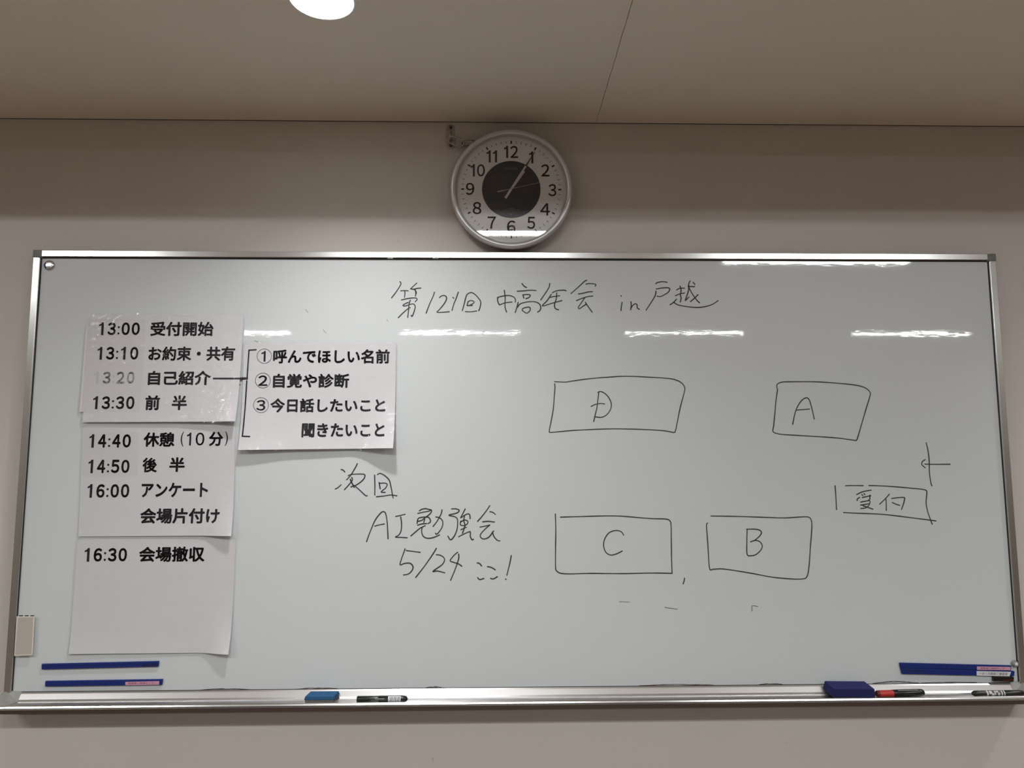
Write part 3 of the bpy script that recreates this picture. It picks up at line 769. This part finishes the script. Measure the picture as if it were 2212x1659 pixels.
sheet('laminated sheet listing 13:00 to 13:30, topmost of the left column', 0.0060,
      [(196, 680), (526, 680), (508, 910), (178, 912)], [(0, 0.003), (0.6, 0.004), (0.8, 0.008), (1, 0.022)], 3.5, [
      ('13:00', (214, 696.4, 302.3, 724), WN, BK, 'printed time 13:00'), ('受付開始', (325, 695, 461.5, 726), WJ, BK, None),
      ('13:10', (210.7, 749.3, 299, 777), WN, BK, 'printed time 13:10'), ('お約束・共有', (320.6, 748.5, 508, 779.4), WJ, BK, None),
      ('13:20', (203, 802.6, 291.4, 829), WN, M['ghost_print'], 'pale crossed-out time 13:20'), ('自己紹介', (319.8, 801, 455.5, 832), WJ, BK, None),
      ('13:30', (201, 856, 290.6, 884), WN, BK, 'printed time 13:30'), ('前', (313.8, 854, 345.5, 886), WJ, BK, None), ('半', (371.3, 854, 404, 886), WJ, BK, None)],
      extra=[([(462, 817.7), (521, 817.7)], 0.0045)], patches=[(187, 690, 302, 889)])
sheet('laminated sheet listing 14:40 to 16:00, middle of the left column', 0.0012,
      [(179, 920), (508, 916), (499, 1158), (169, 1159)], [(0, 0.002), (0.55, 0.003), (0.78, 0.004), (1, 0.020)], 4, [
      ('14:40', (193, 938, 283, 967), WN, BK, 'printed time 14:40'), ('休憩', (310.3, 933.5, 377.3, 965.3), WJ, BK, None),
      ('(', (390.5, 932.6, 397, 964.4), 0.0, BK, None), ('10', (404, 934.4, 441.7, 962.2), 0.012, BK, None), ('分', (451.5, 932.6, 482, 963.6), WJ, BK, None), (')', (486, 932, 492.5, 963), 0.0, BK, None),
      ('14:50', (191, 993, 280, 1022), WN, BK, 'printed time 14:50'), ('後', (308, 988.5, 339.5, 1020.3), WJ, BK, None), ('半', (366, 987.6, 399.3, 1019.4), WJ, BK, None),
      ('16:00', (189, 1045.7, 279.4, 1075), WN, BK, 'printed time 16:00'), ('アンケート', (305.7, 1042.6, 449.5, 1074), WJ, BK, None),
      ('会場片付け', (303, 1097.6, 474.4, 1131), WJ, BK, None)], patches=[(181, 934, 297, 1028)])
sheet('laminated sheet with only the 16:30 line, lowest of the left column', 0.0008,
      [(167, 1165), (509, 1164), (493, 1414), (148, 1413)], [(0, 0.006), (0.3, 0.004), (0.8, 0.0025), (1, 0.021)], 5, [
      ('16:30', (183, 1183.8, 274.5, 1213), WN, BK, 'printed time 16:30'), ('会場撤収', (300.5, 1180.6, 442.3, 1213.7), WJ, BK, None)])
SN = [
      ('呼んでほしい名前', (590, 754.5, 842, 785.4), WJ, BK, None), ('自覚や診断', (589.7, 807.4, 754.4, 838), WJ, BK, None),
      ('今日話したいこと', (584, 860.5, 832.5, 891), WJ, BK, None), ('聞きたいこと', (651.7, 914.3, 831, 945), WJ, BK, None),
      ('1', (564.5, 758, 574, 781), 0.02, BK, 'circled number 1'), ('2', (558, 811, 578, 833.5), 0.02, BK, 'circled number 2'), ('3', (554, 864, 573.5, 887), 0.02, BK, 'circled number 3')]
circ = []
for cx_, cy_, r_ in ((571, 769.3, 15.6), (568, 822, 16.2), (563.9, 875, 16.2)):
    circ.append(([(cx_+r_*math.cos(2*PI*k/28), cy_+r_*math.sin(2*PI*k/28)) for k in range(29)], 0.0011))
sheet('laminated sheet of three circled numbered topics, right of the left column', 0.0025,
      [(527, 740), (856, 740), (849, 968), (514, 972)], [(0, 0.020), (0.38, 0.012), (0.72, 0.009), (1, 0.033)], 4, SN,
      extra=[([(553, 755.5), (538, 756.4), (533.8, 818)], 0.0036), ([(533.2, 823), (523.6, 942.3), (539, 943)], 0.0036), ([(521, 817.8), (533, 817.5)], 0.0065)]+circ)

# ------------------------------------------------------------------ things held on the board
def slab(name, P, Y, t, m, bev=0.001, parent=None):
    """thin plate whose front outline is given by photo corners TL, TR, BR, BL at depth Y-t"""
    q = [px(x, y, Y-t) for x, y in P]
    bm = bmesh.new()
    a = [bm.verts.new(v) for v in q]; b = [bm.verts.new((v.x, Y, v.z)) for v in q]
    bm.faces.new(a)
    for i in range(4): bm.faces.new((a[i], a[(i+1) % 4], b[(i+1) % 4], b[i]))
    bm.faces.new(list(reversed(b)))
    if bev: bmesh.ops.bevel(bm, geom=[e for e in bm.edges], offset=bev, segments=2, profile=0.5, affect='EDGES')
    o = from_bm(name, bm, m)
    if parent: at_world(o, parent)
    return o
def quad_map(P, Y):
    q = [px(x, y, Y) for x, y in P]
    def f(u, v):
        a = q[0]*(1-u)+q[1]*u; b = q[3]*(1-u)+q[2]*u; r = b*(1-v)+a*v; return Vector((r.x, Y, r.z))
    return f
def tape_label(parent, P, Y, m, text, tm, flip=False, label=None, inset=(0.08, 0.2)):
    t = slab('name_tape', P, Y, 0.0003, m, 0, parent)
    if label: t['label'] = label
    f = quad_map(P, Y-0.0005)
    v, fc = fit_text(text, inset[0], 1-inset[0], inset[1], 1-inset[1], f, 0.0, flip)
    o = mesh_obj('printed_text', v, fc, tm); o.parent = t
    # keep under the same parent chain: thing > name_tape > printed_text
    o.matrix_parent_inverse = Matrix.Identity(4)
    o.data.transform((parent.matrix_world).inverted())
    return t
FACE = BY-0.0002
def bar_magnet(P, label, group, t=0.0055, m='navy'):
    c = px((P[0][0]+P[2][0])/2, (P[2][1]+P[3][1])/2, FACE)
    r = empty('magnetic_bar', (c.x, FACE, c.z), label, 'magnet', group)
    slab('bar', P, FACE, t, M[m], 0.0008, r)
    return r
G = 'blue magnetic bars on the whiteboard'
r1 = bar_magnet([(89.5, 1434.5), (342.5, 1428.5), (341.5, 1440), (89.5, 1446.3)], 'long blue magnetic bar, upper of the two at bottom left, without label', G)
slab('wear_patch', [(307, 1435), (339, 1434), (339, 1439), (307, 1440)], FACE-0.0055, 0.0002, M['navy_dark'], 0, r1)
slab('groove', [(90, 1438.6), (340, 1432.8), (340, 1433.8), (90, 1439.6)], FACE-0.0055, 0.0002, M['navy_dark'], 0, r1)
r2 = bar_magnet([(97.5, 1471.5), (351, 1467.5), (349.5, 1479.5), (97, 1483)], 'long blue magnetic bar with pink name tape, lower of the two at bottom left', G)
tape_label(r2, [(270.5, 1473), (344, 1471.3), (343.5, 1479), (271, 1480.3)], FACE-0.0055, M['pink'], '荏原第二地域センター', M['magenta_print'], label='pink name tape')
r3 = bar_magnet([(1943.8, 1432), (2184.5, 1437.8), (2184.5, 1449), (1945.5, 1443)], 'long blue magnetic bar with pink name tape at bottom right', G)
tape_label(r3, [(2110.5, 1439.7), (2183, 1440.8), (2183, 1448), (2110.5, 1447)], FACE-0.0055, M['pink'], '荏原第二地域センター', M['magenta_print'], label='pink name tape', inset=(0.1, 0.22))
r4 = bar_magnet([(1946, 1443.6), (2192, 1450), (2191, 1461), (1949, 1456)], 'long blue magnetic bar with upside-down white name tape at bottom right', G)
tape_label(r4, [(2109.5, 1449.6), (2184, 1451.3), (2181, 1461), (2110, 1459.3)], FACE-0.0055, M['white_tape'], '荏原第二地域センター', M['magenta_print'], True, 'white name tape stuck on upside down')
slab('wear_patch', [(1951, 1446.2), (1996, 1447.2), (1988, 1451.5), (1951, 1450.5)], FACE-0.0055, 0.0002, M['navy_dark'], 0, r4)
r5 = empty('magnet_block', tuple(px(2168, 1471, FACE)), 'short black magnet below the blue bars at the bottom right corner', 'magnet')
slab('body', [(2146.5, 1461.5), (2191, 1462.5), (2190, 1473), (2146.5, 1471.5)], FACE, 0.008, M['black'], 0.001, r5)
slab('stripe', [(2166, 1470), (2189, 1467), (2189, 1469), (2166, 1472)], FACE-0.008, 0.0002, M['dark_red'], 0, r5)
# clear push magnet by the right frame
c = px(2190, 1433, FACE); r6 = empty('button_magnet', tuple(c), 'small clear round magnet beside the right frame above the blue bars', 'magnet')
o = from_bm('button', lathe([(0.0, -0.010), (0.006, -0.010), (0.0075, -0.008), (0.006, -0.004), (0.009, 0.0)], 24, 'Y'), M['cap_light'], r6, True)
from_bm('knob', lathe([(0.0, -0.0115), (0.0035, -0.011), (0.004, -0.009)], 20, 'Y'), M['white_metal'], r6, True)
# chrome disc magnet upper left
c = px(107, 573.5, FACE); r7 = empty('disc_magnet', tuple(c), 'round steel magnet in the top left corner of the board', 'magnet')
from_bm('disc', lathe([(0.0, -0.0040), (0.0095, -0.0044), (0.0125, -0.0036), (0.0138, -0.0018), (0.0140, 0.0)], 36, 'Y'), M['chrome'], r7, True)
bm = bmesh.new(); R0, R1 = 0.0085, 0.0125
vs0 = [bm.verts.new((R0*math.cos(a), -0.0046, R0*math.sin(a))) for a in [2.5+1.6*k/8 for k in range(9)]]
vs1 = [bm.verts.new((R1*math.cos(a), -0.0042, R1*math.sin(a))) for a in [2.5+1.6*k/8 for k in range(9)]]
for k in range(8): bm.faces.new((vs0[k], vs0[k+1], vs1[k+1], vs1[k]))
tag(from_bm('paint_trace', bm, M['navy'], r7), 'blue paint left on the rim')
# name plate holder at the left edge
P = [(35.5, 1331.5), (74.3, 1330.5), (69.8, 1416), (30, 1417.5)]
c = px(50, 1417, FYF); r8 = empty('name_plate_holder', tuple(c), 'beige card in a flat ivory plastic holder, on the left frame bar near the bottom', 'holder')
slab('case', P, FYF-0.0002, 0.0028, M['ivory'], 0.0008, r8)
slab('card', [(39, 1334), (71.8, 1333.5), (67.5, 1413), (32.5, 1414)], FYF-0.0029, 0.0003, M['beige'], 0, r8)
for k in range(3):
    x = 41+k*12.2; slab('slot', [(x, 1329.3), (x+8, 1329), (x+8, 1331), (x, 1331.3)], FYF-0.0016, 0.0016, M['gap'], 0, r8)

# ------------------------------------------------------------------ things in the pen tray
TZ = 0.8886
def tray_pt(x, y=-0.058): return px(x, 1510, y).x
def eraser(name, label, xl, xr, y0, y1, z0, h, cover_h, mc, mf, skew=0.0, group=None):
    c = ((xl+xr)/2, (y0+y1)/2, z0); r = empty(name, c, label, 'eraser', group)
    L = (xr-xl)/2; D = (y1-y0)/2
    def blk(z0_, z1_, in0, in1, m, nm, bev):
        bm = bmesh.new()
        lo = [(-L+in0, -D+in0), (L-in0, -D+in0), (L-in0, D-in0), (-L+in0, D-in0)]
        hi = [(-L+in1, -D+in1), (L-in1, -D+in1), (L-in1, D-in1), (-L+in1, D-in1)]
        a = [bm.verts.new((x+skew*(y+D), y, z0_)) for x, y in lo]; b = [bm.verts.new((x+skew*(y+D), y, z1_)) for x, y in hi]
        bm.faces.new(list(reversed(a))); bm.faces.new(b)
        for i in range(4): bm.faces.new((a[i], a[(i+1) % 4], b[(i+1) % 4], b[i]))
        bmesh.ops.bevel(bm, geom=bm.edges[:], offset=bev, segments=2, profile=0.5, affect='EDGES')
        return from_bm(nm, bm, m, r)
    blk(0.0, h-cover_h+0.0005, 0.002, 0.0015, mf, 'felt_pad', 0.0008)
    blk(h-cover_h, h, 0.0, 0.002, mc, 'cover', 0.0014)
    return r
# teal eraser, lying a little tilted
xl, xr = tray_pt(657, -0.066), tray_pt(722, -0.066)
e1 = eraser('whiteboard_eraser', 'flat blue eraser with grey felt, in the tray below the date writing', xl, xr, -0.069, -0.036, TZ+0.0008, 0.017, 0.009, M['teal'], M['felt'], 0.25)
e1.location.z += 0.0005; e1.rotation_euler.x = math.radians(8)
e1.location.z += 0.0022
xl, xr = px(1797, 1500, -0.066).x, px(1889, 1500, -0.066).x
e2 = eraser('whiteboard_eraser', 'thick navy blue eraser beside the red-ended marker, right part of the tray', xl+0.004, xr, -0.0700, -0.030, TZ, 0.025, 0.0225, M['royal'], M['felt'], -0.28)
e2.rotation_euler.z = math.radians(-3)
e2.location.z += 0.0060; e2.rotation_euler.x = math.radians(15)
def marker(label, xa, xb, ya, yb, r, za, zb, parts, group='board markers in the pen tray'):
    """parts: (name, t0, t1, r0, r1, material) along the axis from a to b"""
    a = Vector((xa, ya, za)); b = Vector((xb, yb, zb)); L = (b-a).length
    root = empty('board_marker', tuple(a), label, 'marker pen', group)
    root.rotation_euler = Vector((1, 0, 0)).rotation_difference(b-a).to_euler()
    for nm, prof, m in parts:
        pr = [(rr*r, t*L) for rr, t in prof]
        from_bm(nm, lathe(pr, 28, 'X'), m, root, False)
    for ch in root.children:
        for p in ch.data.polygons: p.use_smooth = len(p.vertices) == 4
    return root
# black marker (left)
r_ = 0.0078; y_ = -0.0605
xa, xb = px(771, 1511, y_).x, px(880.5, 1511, y_).x
mk = marker('black marker with white barcode sticker, right of the flat blue eraser', xa, xb, y_, y_, r_, TZ+r_, TZ+r_, [
    ('barrel', [(0, 0), (0.86, 0.0), (1.0, 0.015), (1.0, 0.42), (0.97, 0.43)], M['black']),
    ('cap', [(0.97, 0.43), (1.03, 0.435), (1.03, 0.90), (0.95, 0.945), (0.75, 0.98), (0.4, 0.998), (0, 1.0)], M['black'])])
L = xb-xa
def wrap_label(root, L, r, t0, t1, a0, a1, m, name, n=8, lift=0.0002):
    bm = bmesh.new(); rr = r*1.03+lift; rows = []
    for i in range(n+1):
        a = a0+(a1-a0)*i/n
        rows.append((bm.verts.new((t0*L, rr*math.cos(a), rr*math.sin(a))), bm.verts.new((t1*L, rr*math.cos(a), rr*math.sin(a)))))
    for i in range(n): bm.faces.new((rows[i][0], rows[i+1][0], rows[i+1][1], rows[i][1]))
    return from_bm(name, bm, m, root)
# angles: local +y points to the wall, -y to the viewer; pi = viewer side, pi/2 = up
st = wrap_label(mk, L, r_, 0.62, 0.87, 0.62*PI, 1.25*PI, M['white_tape'], 'sticker')
for k in range(9):
    t = 0.65+k*0.023; o = wrap_label(mk, L, r_, t, t+(0.012 if k % 3 else 0.006), 0.70*PI, 1.12*PI if k % 2 else 0.95*PI, M['tick_grey'], 'printed_code', 6, 0.0004)
wrap_label(mk, L, r_, 0.36, 0.55, 0.86*PI, 0.92*PI, M['logo'], 'printed_line', 3)
wrap_label(mk, L, r_, 0.28, 0.60, 0.98*PI, 1.01*PI, M['logo'], 'printed_line', 3)
# red / black marker behind the navy eraser
r_ = 0.0085
ya_, yb_ = -0.0605, -0.056
xa, xb = px(1893, 1502, ya_).x, px(1996, 1496, yb_).x
L = math.hypot(xb-xa, yb_-ya_)
mk2 = marker('black marker with red end, lying beside the thick navy eraser', xa, xb, ya_, yb_, r_, TZ+r_+0.0002, TZ+r_+0.0012, [
    ('end_plug', [(0, 0.0), (0.8, 0.0), (0.98, 0.02), (0.98, 0.06)], M['dark_red']),
    ('barrel', [(0.98, 0.06), (1.0, 0.065), (1.0, 0.36), (0.98, 0.37)], M['red']),
    ('cap', [(0.98, 0.34), (1.06, 0.345), (1.06, 0.90), (1.0, 0.95), (0.8, 0.985), (0.45, 1.0), (0, 1.0)], M['black'])])
wrap_label(mk2, L, r_*1.03, 0.44, 0.86, 0.62*PI, 0.70*PI, M['logo'], 'clip', 3)
# black/white marker at the right end
r_ = 0.0072; y_ = -0.0605
xa, xb = px(2100, 1499, y_).x, px(2213, 1499, y_).x
L = xb-xa
mk3 = marker('black marker with white printed band at the right end of the tray', xa, xb, y_, y_, r_, TZ+r_, TZ+r_, [
    ('barrel', [(0, 0), (0.55, 0.003), (0.9, 0.03), (1.0, 0.08), (1.0, 0.25)], M['black']),
    ('band', [(1.0, 0.25), (1.03, 0.252), (1.03, 0.60), (1.0, 0.602)], M['tick_grey']),
    ('cap', [(1.0, 0.60), (1.05, 0.605), (1.05, 0.9), (0.9, 0.97), (0.4, 1.0), (0, 1.0)], M['black'])])
for k, (t, w_, a0, a1) in enumerate(((0.25, 0.03, 0.55, 1.2), (0.30, 0.05, 0.62, 0.95), (0.34, 0.05, 0.9, 1.15), (0.40, 0.02, 0.6, 1.1), (0.43, 0.045, 0.62, 0.8), (0.46, 0.035, 0.85, 1.12), (0.53, 0.02, 0.6, 1.2), (0.58, 0.018, 0.55, 1.2))):
    wrap_label(mk3, L, r_, t, t+w_, a0*PI, a1*PI, M['white_tape'], 'printed_code', 6, 0.0003)
# ------------------------------------------------------------------ the wall clock
CR = 0.1695
cc = px(1104.6, 405.5, -0.050)
clock = empty('wall_clock', (cc.x, -0.003, cc.z), 'round silver wall clock with black centre hanging above the whiteboard', 'clock')
clock.rotation_euler.x = math.radians(1.2); clock.rotation_euler.y = math.radians(0.0)
bpy.context.view_layer.update()
def kpart(name, bm, m, smooth=False, label=None, parent=None):
    o = from_bm(name, bm, m, parent or clock, smooth)
    if label: o['label'] = label
    return o
kpart('body', lathe([(0.0, 0.0), (0.135, 0.0), (0.150, -0.010), (0.160, -0.026), (0.162, -0.030), (0.15, -0.032)], 96), M['cap'], True)
kpart('bezel', lathe([(0.160, -0.027), (0.1675, -0.028), (CR, -0.034), (CR, -0.040), (0.1682, -0.0455), (0.1655, -0.0488), (0.1615, -0.0500), (0.1572, -0.0488), (0.1535, -0.0455), (0.1530, -0.036), (0.1545, -0.030)], 128, close=True), M['ring'], True, 'brushed silver rim')
DY = -0.0365
kpart('dial', lathe([(0.0, DY), (0.1538, DY)], 96), M['dial'], False, 'silvery white dial')
kpart('seal', lathe([(0.1522, DY-0.004), (0.1538, DY-0.0098)], 96), M['ring'])
k_ = 0.1530/642.0                                     # dial units of the close-up
def disc_part(name, r, y, m, seg=72): return kpart(name, lathe([(0.0, y), (r, y)], seg), m)
tag(disc_part('centre_disc', 340*k_, DY-0.0006, M['dial_black']), 'dark centre disc over the solar cells')
def dxy(x, y): return ((x-882)*k_, -(y-905)*k_)
def flat(name, poly, y, m, label=None):
    me = bpy.data.meshes.new(name); me.from_pydata([(x, y, z) for x, z in poly], [], [tuple(range(len(poly)))])
    o = link(name, me, m, clock)
    if label: o['label'] = label
    return o
for (x0, y0, x1, y1) in ((612, 725, 830, 872), (920, 733, 1145, 968), (612, 905, 830, 935), (645, 1060, 825, 1135)):
    a = dxy(x0, y0); b = dxy(x1, y1)
    flat('solar_cell', [a, (b[0], a[1]), b, (a[0], b[1])], DY-0.0009, M['solar'])
def dial_text(s, cx_, cy_, w_, h_, weight, m, name, y=DY-0.0006):
    a = dxy(cx_-w_/2, cy_+h_/2); b = dxy(cx_+w_/2, cy_-h_/2); pl = lambda x, z: (x, y, z)
    if s.isdigit():
        n = len(s); parts = []; one = 48*k_; big = 90*k_
        xs = a[0]
        for i, c in enumerate(s):
            wd = one if c == '1' else (big if n > 1 else b[0]-a[0])
            if i == n-1: xs = b[0]-wd
            if c == '1':
                V1, F1 = one_shape(0.46); parts.append(([pl(xs+u*wd, a[1]+q*(b[1]-a[1])) for u, q in V1], F1))
            else: parts.append(fit_text(full_width(c), xs, xs+wd, a[1], b[1], pl, weight))
        v, f = join_parts(parts)
    else: v, f = fit_text(s, a[0], b[0], a[1], b[1], pl, weight)
    return mesh_obj(name, v, f, m, clock)
for s, x, y, w_ in (('12', 880, 456, 165), ('1', 1115, 520, 48), ('2', 1280, 675, 95), ('3', 1360, 912, 92), ('4', 1275, 1142, 112), ('5', 1112, 1302, 92),
                    ('6', 880, 1348, 100), ('7', 655, 1302, 95), ('8', 485, 1130, 100), ('9', 404, 902, 98), ('10', 492, 680, 165), ('11', 655, 512, 122)):
    tag(dial_text(s, x, y, w_, 145, 0.012, M['numeral'], 'numeral'), 'black numeral '+s)
def rad_rect(ang, r0, r1, w_, y, m, name, w1=None):
    a = math.radians(ang); d = (math.sin(a), math.cos(a)); n = (d[1], -d[0]); w1 = w_ if w1 is None else w1
    P = [(d[0]*r0-n[0]*w_/2, d[1]*r0-n[1]*w_/2), (d[0]*r1-n[0]*w1/2, d[1]*r1-n[1]*w1/2), (d[0]*r1+n[0]*w1/2, d[1]*r1+n[1]*w1/2), (d[0]*r0+n[0]*w_/2, d[1]*r0+n[1]*w_/2)]
    return flat(name, P, y, m)
for i in range(60):
    if i % 5 == 0: rad_rect(i*6, 546*k_, 582*k_, 18*k_, DY-0.0005, M['numeral'], 'hour_mark')
    else: rad_rect(i*6, 552*k_, 580*k_, 6.5*k_, DY-0.0005, M['tick_grey'], 'minute_mark')
dial_text('CITIZEN', 882, 657, 145, 26, 0.006, M['logo'], 'lettering', DY-0.0012)
dial_text('Eco-Drive', 880, 1134, 64, 13, 0.0, M['logo'], 'lettering', DY-0.0012)
dial_text('RADIO CONTROLLED', 882, 1153, 186, 12, 0.004, M['logo'], 'lettering', DY-0.0012)
a = dxy(882, 1206); flat('small_mark', [(a[0]-0.0016, a[1]+0.0014), (a[0]+0.0016, a[1]+0.0014), (a[0], a[1]-0.0016)], DY-0.0012, M['logo'])
a = dxy(882, 712); flat('small_mark', [(a[0]-0.0016, a[1]+0.0014), (a[0]+0.0016, a[1]+0.0014), (a[0], a[1]-0.0016)], DY-0.0012, M['tick_grey'])
def hand(name, ang, segs, y0, y1, m, label=None, parent=None):
    """segs: [(r, halfwidth)] along the hand; a thin solid bar"""
    a = math.radians(ang); d = (math.sin(a), math.cos(a)); n = (d[1], -d[0]); bm = bmesh.new()
    up = []; lo = []
    pts = [(d[0]*r+n[0]*h, d[1]*r+n[1]*h) for r, h in segs]+[(d[0]*r-n[0]*h, d[1]*r-n[1]*h) for r, h in reversed(segs)]
    A = [bm.verts.new((x, y0, z)) for x, z in pts]; B = [bm.verts.new((x, y1, z)) for x, z in pts]
    bm.faces.new(A); bm.faces.new(list(reversed(B)))
    for i in range(len(pts)): bm.faces.new((A[i], A[(i+1) % len(pts)], B[(i+1) % len(pts)], B[i]))
    return kpart(name, bm, m, False, label, parent)
hand('hour_hand', 34.8, [(-52*k_, 14*k_), (262*k_, 13*k_)], DY-0.0030, DY-0.0024, M['hand'], 'broad silver hour hand')
mh = hand('minute_hand', 31.7, [(-130*k_, 14*k_), (322*k_, 11*k_)], DY-0.0042, DY-0.0036, M['hand'], 'silver minute hand with black tip')
hand('tip', 31.7, [(322*k_, 8*k_), (400*k_, 5.5*k_), (525*k_, 3*k_)], DY-0.0042, DY-0.0036, M['numeral'], 'black tip', mh)
hand('second_hand', 77.0, [(-165*k_, 6*k_), (-100*k_, 5.5*k_), (-60*k_, 2.5*k_), (332*k_, 2.0*k_)], DY-0.0054, DY-0.0050, M['gold'], 'very thin second hand')
kpart('hub', lathe([(0.0, DY-0.0062), (13*k_, DY-0.0058), (14*k_, DY-0.0010)], 24), M['hand'], True)
kpart('glass', lathe([(0.0, DY-0.0100), (0.1545, DY-0.0100)], 96), M['glass'], False, 'flat clear cover glass')
a = dxy(885, 1372)
o = kpart('glint_dome', lathe([(0.0, -0.0050), (0.004, -0.0044), (0.0068, -0.0026), (0.0080, 0.0)], 28), M['chrome'], True, 'small shiny dome standing in for the round glint at six o clock')  # added dome that imitates a round reflected glint in the glass
o.location = (a[0], DY-0.0004, a[1])

# ------------------------------------------------------------------ security chain left of the clock
pc = px(973.4, 295, -0.002)
bk = empty('wall_bracket', (pc.x, -0.0004, pc.z), 'small steel screw plate with an eye, on the wall left of the clock', 'bracket')
def stadium(wd, h, n=12):
    r = wd/2; pts = []
    for k in range(n+1): a = PI*k/n; pts.append((r*math.cos(a), h/2-r+r*math.sin(a)))
    for k in range(n+1): a = PI+PI*k/n; pts.append((r*math.cos(a), -h/2+r+r*math.sin(a)))
    return pts
bm = bmesh.new(); st_ = stadium(0.0235, 0.0715)
A = [bm.verts.new((x, -0.0015, z)) for x, z in st_]; B = [bm.verts.new((x, 0.0, z)) for x, z in st_]
bm.faces.new(A); bm.faces.new(list(reversed(B)))
for i in range(len(st_)): bm.faces.new((A[i], A[(i+1) % len(st_)], B[(i+1) % len(st_)], B[i]))
from_bm('plate', bm, M['steel'], bk)
for z in (0.0268, -0.0268):
    o = from_bm('screw', lathe([(0.0, -0.0022), (0.0022, -0.0028), (0.0042, -0.0016), (0.0046, 0.0)], 20), M['screw'], bk, True); o.location = (0.0003, -0.0014, z)
eye = [(0.0, -0.001, 0.014), (0.0, -0.008, 0.0135), (0.0, -0.013, 0.008), (0.0, -0.0145, 0.0), (0.0, -0.013, -0.008), (0.0, -0.008, -0.0125), (0.0, -0.001, -0.013)]
from_bm('eye', tube(eye, 0.0024, False, 10), M['steel'], bk, True)
def link_ring(center, length, wd, ang, roll, r=0.0022, parent=None):
    """chain link: stadium loop, long axis turned by ang in the wall plane, its flat side rolled about that axis"""
    pts = []
    for x, z in stadium(wd, length, 10):
        v = Vector((z, 0, x))                           # long axis along X
        v = Matrix.Rotation(roll, 3, 'X') @ v; v = Matrix.Rotation(ang, 3, 'Y') @ v
        pts.append(v)
    q = [pts[0]]
    for p in pts[1:]:
        if (p-q[-1]).length > 1e-5: q.append(p)
    if (q[0]-q[-1]).length < 1e-5: q.pop()
    o = from_bm('chain_link', tube(q, r, True, 10), M['steel'], parent, True); o.location = center; return o
c1 = px(985.5, 305.5, -0.0125); 
ch = empty('safety_chain', tuple(c1), 'short steel chain from the wall plate to the clock', 'chain')
link_ring((0, 0, 0), 0.0450, 0.0210, math.radians(19), math.radians(18), parent=ch)
c2 = px(1012, 308, -0.0115)
link_ring(tuple(c2-c1), 0.0380, 0.0170, math.radians(2), math.radians(58), parent=ch)
c3 = px(1036, 310, -0.012)
link_ring(tuple(c3-c1), 0.0380, 0.0170, math.radians(4), math.radians(-30), parent=ch)
